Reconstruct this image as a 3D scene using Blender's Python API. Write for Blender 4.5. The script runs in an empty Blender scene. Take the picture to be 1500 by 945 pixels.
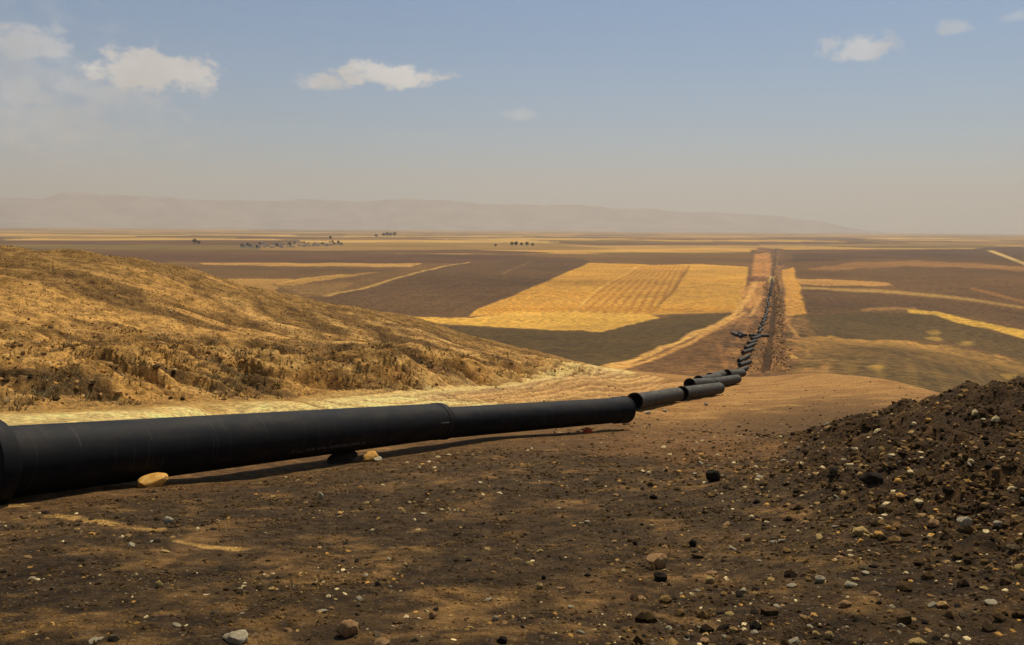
import bpy, bmesh, math, random
import numpy as np
from mathutils import Vector, Matrix

random.seed(7)
rng = np.random.default_rng(11)
scene = bpy.context.scene
col = scene.collection

# ------------------------------------------------------------------ camera
F = 1248.0                         # focal length in pixels of a 1500 px wide picture
PITCH, ROLL = math.radians(6.25), math.radians(0.42)
CAM_H = 1.85
cam_d = bpy.data.cameras.new('camera')
cam = bpy.data.objects.new('camera', cam_d); col.objects.link(cam)
cam_d.lens = 36 * F / 1500; cam_d.clip_start = .1; cam_d.clip_end = 120000
fw = np.array([0, math.cos(PITCH), -math.sin(PITCH)])
up0 = np.array([0, math.sin(PITCH), math.cos(PITCH)])
rt0 = np.array([1., 0, 0])
rt = rt0 * math.cos(ROLL) + up0 * math.sin(ROLL)
up = up0 * math.cos(ROLL) - rt0 * math.sin(ROLL)
cam.matrix_world = Matrix(((rt[0], up[0], -fw[0], 0), (rt[1], up[1], -fw[1], 0), (rt[2], up[2], -fw[2], 0), (0, 0, 0, 1)))
scene.camera = cam

def ray(px, py):
    u, v = (px - 750) / F, (472.5 - py) / F
    return fw + rt * u + up * v
def azel(px, py):
    d = ray(px, py)
    return math.atan2(d[0], d[1]), math.atan2(d[2], math.hypot(d[0], d[1]))
def z_at(px, py, r):
    return r * math.tan(azel(px, py)[1])
def project(x, y, z):
    dep = x * fw[0] + y * fw[1] + z * fw[2]
    dep_s = np.where(dep > .05, dep, np.nan)
    u = (x * rt[0] + y * rt[1] + z * rt[2]) / dep_s
    v = (x * up[0] + y * up[1] + z * up[2]) / dep_s
    return 750 + u * F, 472.5 - v * F

# ------------------------------------------------------------------ noise
_P = rng.permutation(4096).astype(np.int64)
_G = rng.uniform(0, 2 * np.pi, 4096)
_GX, _GY = np.cos(_G), np.sin(_G)
def perlin(x, y, seed=0):
    xi, yi = np.floor(x).astype(np.int64), np.floor(y).astype(np.int64)
    xf, yf = x - xi, y - yi
    u, v = xf * xf * xf * (xf * (xf * 6 - 15) + 10), yf * yf * yf * (yf * (yf * 6 - 15) + 10)
    def g(ix, iy, fx, fy):
        h = _P[(_P[(ix + seed * 57) & 4095] + iy + seed * 131) & 4095]
        return _GX[h] * fx + _GY[h] * fy
    a = g(xi, yi, xf, yf); b = g(xi + 1, yi, xf - 1, yf)
    c = g(xi, yi + 1, xf, yf - 1); d = g(xi + 1, yi + 1, xf - 1, yf - 1)
    return (a + (b - a) * u) + ((c + (d - c) * u) - (a + (b - a) * u)) * v
def fbm(x, y, lam, octs=4, seed=0, gain=.5, cut=None):
    """noise of longest wavelength lam (metres); octaves finer than cut are faded out"""
    out = np.zeros_like(x); amp = 1.
    for o in range(octs):
        n = perlin(x / lam + 13.7 * o, y / lam - 7.3 * o, seed + o)
        if cut is not None:
            n = n * np.clip(lam / cut - 1, 0, 1)
        out += n * amp; amp *= gain; lam *= .5
    return out * 1.5
def sstep(a, b, x):
    t = np.clip((x - a) / (b - a), 0, 1)
    return t * t * (3 - 2 * t)
def lerp(a, b, t):
    return a + (b - a) * t

# ------------------------------------------------------------------ terrain profile
def plane_z(x, y):
    return -CAM_H - .181 * y
# per column: nodes A..F as (r, py); then hump and plain nodes as (r, z)
COLS = {
    0:    [(17.6, None), (27, 612), (33, 594), (39, 525), (55, 440), (76, 361)],
    150:  [(18.8, None), (29, 607), (35, 590), (41, 530), (57, 450), (78, 376)],
    300:  [(30.5, None), (33, 600), (39, 583), (45, 525), (61, 468), (81, 400)],
    450:  [(30.5, None), (36, 592), (42, 577), (48, 528), (63, 488), (84, 438)],
    600:  [(30.5, None), (41, 582), (47, 569), (53, 528), (68, 500), (88, 468)],
    750:  [(36, None), (50, 567), (58, 558), (65, 534), (78, 520), (91, 505)],
    860:  [(45, None), (62, 555), (72, 548), (80, 540), (88, 537), (98, 533)],
    950:  [(57, 603), (78, 573), (90, 557), (97, 550), (103, 547), (110, 545)],
    1050: [(60, 600), (80, 578), (95, 568), (105, 560), (110, 556), (116, 553)],
    1120: [(60, 598), (75, 585), (90, 573), (103, 563), (112, 557), (120, 552)],
    1200: [(55, 602), (70, 587), (85, 573), (95, 562), (103, 553), (110, 547)],
    1300: [(50, 605), (60, 592), (70, 580), (78, 570), (85, 562), (92, 556)],
    1400: [(45, 615), (52, 605), (58, 597), (64, 590), (70, 585), (76, 580)],
    1500: [(40, 622), (47, 612), (52, 606), (57, 602), (62, 598), (68, 596)],
}
# G(+30) H(180) I(250) J(310) K(460)  as z; (J may be given by pixel row)
TAIL = {
    0: (None, -25, -38, -44, -48), 150: (None, -25, -38, -44, -48), 300: (None, -25, -38, -44, -48),
    450: (None, -27, -38, -44, -48), 600: (None, -27, -39, -44, -48), 750: (None, -29, -38, -43, -48),
    860: (None, -31, -37.5, -42, -47.5), 950: (None, -32.5, -38, -41, -47), 1050: (None, -33, -37.6, -40, -45),
    1120: (None, -33, -37.5, -39.6, -44.5), 1200: (None, -33, -36.5, -40.5, -46.5), 1300: (None, -32.5, -36, -41, -48.5),
    1400: (None, -33, -38, -44, -50), 1500: (None, -33, -40.5, -49, -53),
}
cp = sorted(COLS)
col_az = np.array([azel(p, 480)[0] for p in cp])
nodes_r, nodes_z = [], []
for p, a in zip(cp, col_az):
    R, Z = [], []
    for r, py in COLS[p]:
        R.append(r); Z.append(plane_z(0, r * math.cos(a)) if py is None else z_at(p, py, r))
    fz = Z[-1]; fr = R[-1]
    t = TAIL[p]
    R.append(fr + 34); Z.append(lerp(fz, t[1], .62) - 1.5)
    for r, z in zip((180, 250, 310, 460), t[1:]):
        R.append(r); Z.append(z)
    last = t[4]
    for r, z in ((700, lerp(last, -50, .6)), (1250, -50), (2400, -50), (6000, -47), (36000, -34)):
        R.append(r); Z.append(z)
    nodes_r.append(R); nodes_z.append(Z)
nodes_r = np.log(np.array(nodes_r)); nodes_z = np.array(nodes_z)
NN = nodes_r.shape[1]

def smooth_cols(vals, azs):
    """cosine-eased (Catmull-Rom) interpolation over the azimuth columns"""
    k = np.clip(np.searchsorted(col_az, azs) - 1, 0, len(col_az) - 2)
    t = np.clip((azs - col_az[k]) / (col_az[k + 1] - col_az[k]), 0, 1)
    n = len(col_az)
    p0, p1, p2, p3 = vals[np.clip(k - 1, 0, n - 1)], vals[k], vals[k + 1], vals[np.clip(k + 2, 0, n - 1)]
    t = t[:, None]
    return .5 * ((2 * p1) + (-p0 + p2) * t + (2 * p0 - 5 * p1 + 4 * p2 - p3) * t * t + (-p0 + 3 * p1 - 3 * p2 + p3) * t ** 3)

def pchip(xk, yk, x):
    h = np.diff(xk); d = np.diff(yk) / h
    m = np.zeros_like(yk)
    m[0], m[-1] = d[0], d[-1]
    w1, w2 = 2 * h[1:] + h[:-1], h[1:] + 2 * h[:-1]
    with np.errstate(divide='ignore', invalid='ignore'):
        hm = (w1 + w2) / (w1 / d[:-1] + w2 / d[1:])
    m[1:-1] = np.where(d[:-1] * d[1:] > 0, hm, 0)
    k = np.clip(np.searchsorted(xk, x) - 1, 0, len(xk) - 2)
    t = (x - xk[k]) / h[k]
    return (yk[k] * (1 + 2 * t) * (1 - t) ** 2 + m[k] * h[k] * t * (1 - t) ** 2
            + yk[k + 1] * t * t * (3 - 2 * t) + m[k + 1] * h[k] * t * t * (t - 1))

dense = np.radians(np.arange(-37, 37.001, .066))
left = np.radians(np.concatenate([np.arange(-180, -60, 4), np.arange(-60, -37.01, .8)]))
AZ = np.concatenate([left, dense, -left[::-1]])
LR = [math.log(.03)]
while LR[-1] < math.log(36000):
    r = math.exp(LR[-1])
    LR.append(LR[-1] + (.25 if r < 2.2 else .0045 if r < 30 else .0042 if r < 130 else .006 if r < 3000 else .03))
LR = np.array(LR); RR = np.exp(LR)
NA, NR = len(AZ), len(RR)
sr, sz = smooth_cols(nodes_r, AZ), smooth_cols(nodes_z, AZ)
Zg = np.zeros((NA, NR)); Sg = np.zeros((NA, NR))
for i, a in enumerate(AZ):
    # near slope up to node A, then the node profile
    near_r = np.log(np.array([.02, 3., 8.]))
    a_c = max(-1.2, min(1.2, a))
    ny = np.exp(near_r) * math.cos(a)
    pz = plane_z(0, ny)
    x = np.concatenate([near_r, sr[i]]); z = np.concatenate([pz, sz[i]])
    Zg[i] = np.interp(LR, x, z) if i < 0 else pchip(x, z, LR)
    # near part is an even slope
    Rp = min(sr[i, 0], math.log(40))
    Zg[i] = lerp(Zg[i], plane_z(0, RR * math.cos(a)), sstep(Rp + .16, Rp - .04, LR))
    Sg[i] = np.interp(LR, sr[i], np.arange(NN))
X = RR[None, :] * np.sin(AZ)[:, None]; Y = RR[None, :] * np.cos(AZ)[:, None]
Rg = np.broadcast_to(RR, (NA, NR)); Ag = np.broadcast_to(AZ[:, None], (NA, NR))
CUT = Rg * .012 + .01

# the bed of the near pipe is scraped a little lower than the ground around it
def z_plane_pt(px, py, dep):
    return Vector(ray(px, py) * dep)
a0 = z_plane_pt(-46, 682.5, 12.25); a1 = z_plane_pt(643, 617, 26.0)
_t = np.clip(((X - a0.x) * (a1.x - a0.x) + (Y - a0.y) * (a1.y - a0.y)) / ((a1 - a0).xy.length_squared), -.2, 1.4)
_dl = np.hypot(X - a0.x - _t * (a1.x - a0.x), Y - a0.y - _t * (a1.y - a0.y))
Zg = Zg - .19 * sstep(.12, .40, _t) * sstep(1.2, .92, _t) * np.exp(-(_dl / 2.2) ** 2)
# spoil mound on the right
def gauss(x, y, cx, cy, sx, sy, ang):
    c, s = math.cos(ang), math.sin(ang)
    u, v = (x - cx) * c + (y - cy) * s, -(x - cx) * s + (y - cy) * c
    return np.exp(-.5 * ((u / sx) ** 2 + (v / sy) ** 2))
mound = 1.55 * gauss(X, Y, 10.9, 18.2, 1.75, 3.6, .45) + .36 * gauss(X, Y, 7.0, 13.0, 2.1, 3.2, .6) + .95 * gauss(X, Y, 8.0, 8.5, 2.5, 4.4, -.2) \
    + .75 * gauss(X, Y, 14.5, 15.5, 2.6, 4.5, 0)
Zg = Zg + mound
MW = sstep(.10, .6, mound)

front = np.cos(Ag) > 0
hillw = sstep(2.0, 2.7, Sg) * sstep(6.5, 5.2, Sg) * sstep(col_az[7] - .05, col_az[5], Ag)     # 1 on the left hill
bankw = sstep(1.7, 2.25, Sg) * sstep(3.7, 2.9, Sg) * sstep(col_az[7] - .02, col_az[5] + .06, Ag)
benchw = sstep(4.9, 4.2, Sg) * (1 - hillw)
# roughness
Zg += .055 * fbm(X, Y, 3.2, 3, 3, cut=CUT) * sstep(130, 80, Rg) * (.15 + .85 * sstep(.8, 3.5, _dl))
Zg += .035 * fbm(X, Y, .45, 4, 9, .62, cut=CUT) * sstep(60, 25, Rg) * (.5 + 1.6 * MW)
Zg += .30 * MW * np.abs(fbm(X, Y, .9, 4, 21, .6, cut=CUT))
bx = Ag * 38; by = Rg + 1.3 * fbm(X, Y, 7, 3, 33)
rid = 1 - np.abs(fbm(bx * .42, by * 1.25, 3.0, 5, 40, .6, cut=CUT))
Zg += bankw * (1.0 * (rid - .6) + .36 * fbm(bx * .55, by * 1.5, 1.2, 5, 47, .74, cut=CUT * .6))
ter = (np.round(rid * 4) / 4 - rid)
Zg += bankw * .9 * ter
Zg += hillw * (.55 * fbm(X, Y, 22, 3, 50) + .3 * fbm(X * .8, Y * 2.2, 5, 4, 55, .55, cut=CUT))
# far undulation and ploughed relief
farw = sstep(420, 1200, Rg)
Zg += farw * (5.5 * fbm(X, Y, 1500, 3, 60) * sstep(9000, 5000, Rg) + 1.2 * fbm(X, Y, 320, 2, 63)) * sstep(col_az[12], col_az[12] + .1, -np.abs(Ag) + 2)
Zg += sstep(130, 200, Rg) * sstep(3000, 500, Rg) * (.5 * fbm(X, Y, 40, 3, 66) + 1.1 * fbm(X, Y, 140, 2, 69))

# pixel coordinates of the undetailed surface: used once to lay the fields out on the ground
PXv, PYv = project(X, Y, Zg)
PXv = np.where(front, np.nan_to_num(PXv, nan=-9999), -9999); PYv = np.nan_to_num(PYv, nan=5000)

def at(px, py, rmin, rmax=30000):
    """world point where the line through photo point (px,py) meets the ground beyond rmin"""
    a, e = azel(px, py)
    i = int(np.argmin(np.abs(AZ - a)))
    zz = RR * math.tan(e)
    ok = np.where((Zg[i] >= zz) & (RR >= rmin) & (RR <= rmax))[0]
    r = RR[ok[0]] if len(ok) else rmax
    return np.array([r * math.sin(a), r * math.cos(a)])
def dist_seg(pts, half):
    """distance in metres to a world polyline"""
    best = np.full(X.shape, 1e9)
    for (p, q) in zip(pts[:-1], pts[1:]):
        d = q - p; L = max(1e-6, d @ d)
        t = np.clip(((X - p[0]) * d[0] + (Y - p[1]) * d[1]) / L, 0, 1)
        best = np.minimum(best, np.sqrt((X - p[0] - t * d[0]) ** 2 + (Y - p[1] - t * d[1]) ** 2))
    return best

# the trench with its spoil bank
trench_pts = [at(1121, 547, 130), at(1127, 505, 130), at(1132, 470, 200), at(1133, 440, 300), at(1131, 412, 400), at(1135, 385, 600), at(1137, 364, 1000)]
td = dist_seg(trench_pts, 1)
_sgn = np.sign((X - trench_pts[0][0]) * (trench_pts[-1] - trench_pts[0])[1] - (Y - trench_pts[0][1]) * (trench_pts[-1] - trench_pts[0])[0])
trw = sstep(1.25 + td * 0, .7, td + .5 * fbm(X, Y, 6, 2, 72)) 
Zg -= 1.8 * trw * sstep(900, 600, Rg)
spoil = sstep(2.0, .2, np.abs(td - 3.2 + .8 * fbm(X, Y, 9, 3, 73))) * (_sgn > 0) * (Rg > 128)
Zg += 1.0 * spoil * (1 + 1.2 * fbm(X, Y, 5, 4, 71))
Zg += sstep(34, 18, td) * (Rg > 128) * sstep(1200, 500, Rg) * (.28 * fbm(X, Y, 9, 5, 74, .62) + .2 * np.abs(fbm(X * 2, Y * .4, 8, 3, 75)))

# ------------------------------------------------------------------ ground colours (albedo)
def srgb(r, g, b):
    c = np.array([r, g, b]) / 255.
    return np.where(c <= .04045, c / 12.92, ((c + .055) / 1.055) ** 2.4)
n_soft = fbm(X, Y, 1, 1, 80) * 0
PN = fbm(PXv, PYv * 2.2, 46, 4, 90, .6)                      # ragged edges
def inside(poly, jit=2.0, rmin=0, rmax=1e9):
    x = PXv + PN * jit * 1.5; y = PYv + PN * jit * .6
    c = np.zeros(X.shape, bool)
    n = len(poly)
    for i in range(n):
        x1, y1 = poly[i]; x2, y2 = poly[(i + 1) % n]
        if y1 == y2: continue
        cond = ((y1 > y) != (y2 > y)) & (x < (x2 - x1) * (y - y1) / (y2 - y1) + x1)
        c ^= cond
    return c & (Rg >= rmin) & (Rg <= rmax) & front

C = np.zeros((NA, NR, 3)); ZONE = np.zeros((NA, NR), np.int8)
def put(mask, c, k=1.):
    m = (mask * k)[..., None]
    C[:] = C * (1 - m) + np.asarray(c) * m

DARK = srgb(90, 72, 47); MID = srgb(128, 98, 64); TAN = srgb(190, 146, 88); PALE = srgb(254, 230, 158)
# near soil
nz1 = fbm(X, Y, 2.6, 5, 100, .6, cut=CUT); nz2 = fbm(X, Y, .8, 5, 110, .65, cut=CUT); nz3 = fbm(X * .6, Y * 1.6, 6, 4, 120, .55, cut=CUT)
C[:] = DARK
put(sstep(.05, .9, nz1 + .9 * nz2), srgb(116, 90, 58), .5)
put(sstep(.0, .5, -nz3 + .3 * nz2), srgb(70, 55, 37), .5)
# sandy patches low left and around
bl = np.exp(-((PXv - 230) / 290.) ** 2 - ((PYv - 915) / 52.) ** 2) + .75 * np.exp(-((PXv - 480) / 150.) ** 2 - ((PYv - 830) / 40.) ** 2) \
    + .6 * np.exp(-((PXv - 760) / 260.) ** 2 - ((PYv - 930) / 30.) ** 2)
put(sstep(.25, .85, bl * .75 + 1.0 * nz2 + .2 * nz1 - .08), srgb(142, 111, 66), .5)
put(sstep(0, 1, MW), srgb(88, 67, 43), .75)
# transition to the sandy bench
edge = np.interp(PXv, [-400, 0, 250, 480, 650, 900, 980, 1040, 1110, 1200, 1330, 1500, 2200], [745, 736, 700, 672, 652, 634, 644, 640, 622, 608, 612, 615, 620])
tb = sstep(14, -30, PYv - edge + 14 + nz1 * 16 + nz2 * 10)
put(tb * (1 - MW), TAN, .9)
put(sstep(.0, .6, nz3 + .5 * nz1) * tb * (1 - MW), srgb(150, 110, 64), .7)
put(sstep(.15, .6, -nz1 + .3 * nz3) * tb * (1 - MW), srgb(216, 172, 106), .5)
tb2 = sstep(40, -10, PYv - edge + nz1 * 22 + nz2 * 12) * (1 - tb) * (1 - MW)
put(tb2, srgb(142, 108, 68), .6)
mid2 = np.exp(-((PXv - 1010) / 170.) ** 2 - ((PYv - 655) / 30.) ** 2)
put(sstep(.2, .9, mid2 + .3 * nz1), srgb(136, 102, 64), .8)
# bright dusty haul road right behind the pipe
roadw = sstep(.12, .45, Sg + .1 * nz1) * sstep(1.75, 1.2, Sg + .25 * nz1) * sstep(col_az[7] - .02, col_az[6] - .06, Ag) * (Rg < 100) * sstep(math.radians(-70), math.radians(-50), Ag)
put(roadw, PALE, .85)
behind = sstep(1.0, 1.55, Sg + .3 * nz1) * sstep(2.1, 1.7, Sg) * sstep(col_az[6], col_az[5], Ag)
put(behind, srgb(196, 160, 92), .8)
# hill
put(sstep(1.75, 2.2, Sg + .2 * nz1) * sstep(7.5, 6.5, Sg) * sstep(col_az[7] - .05, col_az[6], Ag), srgb(204, 160, 92))
hn = fbm(X * .5, Y * 1.8, 9, 5, 130, .6, cut=CUT); hn2 = fbm(X, Y, 2.0, 4, 137, .6, cut=CUT)
put(hillw * sstep(.0, .55, hn + .5 * hn2), srgb(134, 102, 60), .6)
put(hillw * sstep(3.7, 4.7, Sg + .6 * hn), srgb(132, 104, 58), .75)
put(hillw * np.exp(-((Sg - 3.95 + .35 * hn2) / .38) ** 2) * sstep(-.3, .3, hn), srgb(104, 80, 48), .7)
put(hillw * sstep(.25, .6, hn2 - .3 * hn) * sstep(4.6, 3.8, Sg), srgb(214, 170, 98), .55)
bn = fbm(bx * .35, by * 1.3, 2.6, 5, 141, .62, cut=CUT * .6)
put(bankw * sstep(-.05, .45, bn), srgb(132, 106, 66), .7)
put(bankw * sstep(.25, .6, bn + .3 * hn2), srgb(84, 66, 42), .75)
put(bankw * sstep(.2, .6, -bn), srgb(222, 184, 116), .6)
# scraped tracks running down the hill
for (k, (a_, b_)) in enumerate([((520, 455), (700, 520)), ((560, 462), (770, 528)), ((610, 480), (800, 532)), ((470, 455), (640, 512)), ((330, 430), (560, 500))]):
    pa, pb = at(a_[0], a_[1] + 6, 45), at(b_[0], b_[1] + 3, 45)
    dd = dist_seg([pa, pb], 1)
    put(sstep(1.3, .3, dd + .6 * hn2) * hillw, srgb(222, 180, 112), .6)
    put(sstep(.8, .2, np.abs(dd - 2.2) + .3 * hn2) * hillw, srgb(96, 72, 44), .5)

# ---- far fields
far = Rg > np.exp(sr[:, 5])[:, None] * 1.03
far_m = far & front
ca, sa = math.cos(.35), math.sin(.35)
U, V = X * ca + Y * sa, -X * sa + Y * ca
def cells(su, sv, seed):
    r_ = np.random.default_rng(seed).random(65536)
    U2 = U + 60 * fbm(X, Y, 900, 2, seed); row = np.floor((V + 50 * fbm(X, Y, 700, 2, seed + 5)) / sv)
    cu = np.floor(U2 / su + r_[(row.astype(np.int64) * 7919) & 65535])
    return r_[(row.astype(np.int64) * 73 + cu.astype(np.int64) * 1999 + seed * 31) & 65535]
q = cells(900, 420, 5)
PAL = np.array([srgb(150, 118, 76), srgb(112, 84, 58), srgb(204, 162, 92), srgb(126, 106, 66), srgb(188, 152, 100), srgb(104, 80, 56), srgb(212, 176, 112), srgb(158, 128, 80)])
C = np.where(far[..., None], PAL[(q * 8).astype(int)], C)
fn = fbm(X, Y, 220, 5, 150, .55, cut=CUT); fn2 = fbm(X, Y, 30, 5, 157, .6, cut=CUT); fn3 = fbm(X * .3, Y, 60, 4, 160, .6, cut=CUT)
def field(poly, c, jit=2., rmin=128, rmax=9000, zone=0, k=1.):
    m = inside(poly, jit, rmin, rmax)
    put(m, c, k)
    if zone: ZONE[m] = zone
    return m
BR = srgb(112, 86, 60); OL = srgb(98, 84, 54); GOLD = srgb(212, 164, 82)
# base of the middle plain
field([(-900, 372), (1100, 372), (1100, 560), (-900, 560)], srgb(122, 94, 62), 1)
field([(1100, 366), (2600, 362), (2600, 640), (1100, 640)], srgb(112, 85, 58), 1)
field([(-800, 373), (100, 372), (330, 373), (560, 372), (760, 374), (850, 378), (800, 384), (640, 386), (300, 384), (0, 384)], srgb(104, 76, 58), 1.5)
field([(290, 385), (620, 386), (600, 391), (420, 390), (300, 388)], srgb(190, 150, 94), 1.5)
field([(200, 392), (590, 392), (520, 412), (430, 411), (300, 405)], srgb(116, 90, 62), 1.5)
field([(330, 408), (430, 409), (480, 404), (560, 398), (470, 412), (410, 420), (400, 428), (350, 420)], srgb(176, 138, 82), 2)
field([(400, 418), (520, 414), (500, 425), (485, 432), (440, 430)], srgb(140, 110, 72), 1.5)
field([(440, 436), (485, 433), (540, 420), (600, 403), (680, 385), (760, 379), (850, 378), (868, 385), (800, 415), (750, 438), (715, 452), (690, 463), (600, 466), (500, 462)], srgb(104, 80, 58), 1, zone=2)
W1 = field([(686, 464), (700, 452), (740, 438), (800, 412), (862, 385), (960, 388), (1030, 387), (1096, 391), (1090, 430), (1080, 457), (960, 461), (860, 458), (760, 458)], GOLD, 1, zone=1)
W2 = field([(590, 464), (690, 466), (760, 457), (860, 457), (950, 460), (965, 465), (930, 474), (880, 486), (790, 482), (700, 478), (640, 474)], srgb(222, 178, 92), 2, zone=3)
field([(600, 474), (700, 480), (790, 483), (880, 487), (940, 472), (990, 463), (1086, 458), (1074, 472), (1010, 492), (950, 515), (880, 545), (800, 545), (640, 520)], srgb(98, 80, 48), 2, zone=4)
field([(1000, 494), (1060, 474), (1085, 457), (1150, 457), (1160, 500), (1170, 560), (850, 560), (900, 538), (950, 516)], srgb(126, 94, 64), 3)
# right of the corridor
field([(1160, 372), (1500, 362), (1500, 382), (1300, 378), (1160, 384)], srgb(96, 72, 52), 1.5)
field([(1180, 395), (1240, 385), (1330, 381), (1420, 386), (1520, 392), (1520, 398), (1400, 392), (1330, 390), (1240, 396)], srgb(150, 112, 74), 3)
field([(1168, 409), (1210, 408), (1300, 414), (1310, 419), (1240, 419), (1170, 417)], srgb(190, 146, 90), 2)
field([(1170, 420), (1290, 424), (1400, 434), (1520, 452), (1520, 455), (1400, 438), (1290, 429), (1170, 423)], srgb(170, 138, 88), 1)
field([(1180, 425), (1290, 431), (1400, 442), (1520, 458), (1520, 480), (1420, 462), (1300, 455), (1180, 455)], srgb(100, 76, 54), 2)
field([(1260, 452), (1340, 450), (1340, 454), (1260, 456)], srgb(160, 122, 80), 2)
field([(1150, 462), (1290, 458), (1380, 462), (1450, 485), (1520, 505), (1520, 530), (1380, 500), (1290, 497), (1150, 498)], srgb(98, 80, 50), 2)
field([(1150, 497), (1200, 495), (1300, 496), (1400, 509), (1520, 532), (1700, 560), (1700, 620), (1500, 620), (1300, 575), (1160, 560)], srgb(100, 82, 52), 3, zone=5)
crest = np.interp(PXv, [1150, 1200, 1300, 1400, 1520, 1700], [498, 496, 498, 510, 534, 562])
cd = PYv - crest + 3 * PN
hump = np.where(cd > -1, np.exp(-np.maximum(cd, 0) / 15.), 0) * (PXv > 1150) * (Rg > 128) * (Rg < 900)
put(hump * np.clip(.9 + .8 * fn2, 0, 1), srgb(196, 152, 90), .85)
field([(1330, 453), (1370, 455), (1410, 466), (1450, 474), (1520, 488), (1520, 502), (1450, 482), (1405, 474), (1365, 460), (1330, 458)], srgb(214, 174, 84), 2, zone=6)
for (cx, cy, w, h) in ((1285, 537, 13, 6), (1372, 495, 11, 4), (1420, 502, 22, 3.5), (1480, 552, 12, 5), (1370, 487, 6, 3)):
    put(sstep(1.4, .5, np.hypot((PXv - cx) / w, (PYv - cy) / h) + 1.1 * fn2 + .5 * PN) * (Rg > 128), srgb(196, 160, 84), .55)
field([(1445, 367), (1455, 367), (1500, 384), (1540, 400), (1540, 405), (1500, 388)], srgb(210, 180, 130), .6)
field([(1420, 420), (1520, 445), (1520, 449), (1420, 424)], srgb(150, 110, 72), 3)
# the working strip of the pipeline
strip = field([(1104, 372), (1112, 364), (1146, 364), (1150, 400), (1152, 430), (1158, 462), (1150, 500), (1150, 560), (1050, 560), (1062, 500), (1078, 465), (1092, 430), (1099, 400)], srgb(120, 90, 66), 3, zone=7)
field([(1106, 372), (1130, 370), (1128, 405), (1100, 404)], srgb(206, 148, 92), 3)
field([(1096, 412), (1126, 412), (1122, 428), (1110, 446), (1094, 452), (1088, 440)], srgb(214, 158, 100), 4)
field([(1143, 396), (1162, 391), (1172, 415), (1182, 460), (1160, 464), (1148, 460), (1150, 430)], srgb(214, 162, 82), 3, zone=8)
field([(1128, 364), (1142, 364), (1146, 400), (1152, 462), (1136, 462), (1132, 420)], srgb(96, 76, 60), 2)
field([(1092, 405), (1120, 404), (1121, 410), (1094, 411)], srgb(112, 74, 58), 2)
field([(1126, 405), (1136, 405), (1134, 414), (1124, 414)], srgb(226, 204, 140), 2)
al = X * .33 + Y * .94
stx = fbm(td * _sgn, al * .035, 4.5, 4, 210, .6)
for zz in (7,):
    zm = (ZONE == zz) * 1.
    put(zm * sstep(.05, .5, stx), srgb(176, 130, 88), .6)
    put(zm * sstep(.05, .5, -stx), srgb(98, 74, 54), .5)
dk = inside([(1060, 500), (1100, 496), (1165, 500), (1175, 550), (1050, 550)], 6, 128, 400)
put(dk, srgb(104, 78, 52), .6)
# windrows and drill rows
def rows(mask, pa, pb, spacing, width, c, k):
    a_, b_ = at(*pa, 128), at(*pb, 128)
    d = (b_ - a_) / np.linalg.norm(b_ - a_)
    s = (X - a_[0]) * d[1] - (Y - a_[1]) * d[0] + .4 * fbm(X, Y, 160, 2, 200)
    ph = np.abs(((s / spacing) % 1) - .5) * 2
    put(mask * sstep(1 - width, 1 - width * .35, ph), c, k)
    return s
wA = inside([(838, 458), (872, 425), (935, 388), (1010, 389), (985, 425), (952, 460)], 1, 128, 5000) & W1
rows(wA, (985, 395), (948, 458), 6.2, .55, srgb(176, 120, 54), .85)
wB = inside([(690, 462), (740, 440), (800, 415), (862, 385), (936, 388), (872, 425), (838, 458)], 1, 128, 5000) & W1
rows(wB, (905, 392), (790, 456), 8, .4, srgb(196, 142, 64), .5)
put(inside([(1008, 389), (1012, 389), (990, 425), (954, 460), (950, 460), (984, 425)], .5, 128, 5000), srgb(140, 98, 48), .8)
put(inside([(938, 388), (941, 388), (876, 425), (842, 458), (838, 458), (872, 425)], .5, 128, 5000), srgb(240, 200, 120), .8)
put(inside([(700, 452), (850, 450), (1080, 455), (1080, 459), (850, 455), (700, 456)], .7, 128, 5000), srgb(176, 130, 62), .5)
put((ZONE == 1) * sstep(.1, .6, fn3 + .5 * fn), srgb(206, 150, 66), .5)
pm = (ZONE == 2)
rows(pm, (840, 380), (660, 455), 14, .5, srgb(90, 68, 49), .35)
rows((ZONE == 5), (1300, 500), (1290, 545), 7, .5, srgb(146, 118, 70), .3)
# dirt roads
def road(pts, half, c, k=.9, rmin=128, zone=9):
    w = [at(p[0], p[1], rmin) for p in pts]
    d = dist_seg(w, 1)
    m = sstep(half * 1.3, half * .7, d + half * .5 * fn2) * far_m
    put(m, c, k)
    if zone: ZONE[(m > .5)] = zone
road([(478, 434), (540, 421), (600, 403), (640, 393), (688, 384)], 2.6, srgb(196, 160, 104))
road([(735, 402), (760, 391), (780, 383)], 1.6, srgb(150, 120, 84), .7, zone=0)
road([(410, 416), (440, 409), (500, 404)], 3, srgb(206, 164, 96), .8, zone=0)
road([(840, 549), (905, 533), (950, 519), (1000, 499), (1045, 478), (1078, 458), (1096, 438), (1106, 415)], 2.0, srgb(234, 186, 118))
road([(880, 546), (930, 534), (975, 518), (1020, 497), (1062, 474), (1090, 458)], 1.4, srgb(228, 178, 112), .9)
road([(940, 528), (990, 512), (1030, 494), (1068, 476), (1086, 466)], .8, srgb(200, 148, 94), .7)
road([(1148, 470), (1160, 482), (1172, 496)], .9, srgb(206, 160, 100), .8)
road([(1146, 508), (1156, 516), (1164, 526)], .8, srgb(220, 176, 104), .9)
road([(1146, 466), (1152, 470), (1158, 466)], .9, srgb(200, 156, 96), .7)
road([(1050, 500), (1058, 520), (1064, 540)], .8, srgb(168, 122, 80), .6, zone=0)
road([(1176, 497), (1182, 510), (1186, 522)], .8, srgb(186, 146, 92), .5, zone=0)
road([(1114, 438), (1106, 455), (1098, 464)], 1.3, srgb(224, 176, 114), .8)
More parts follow.
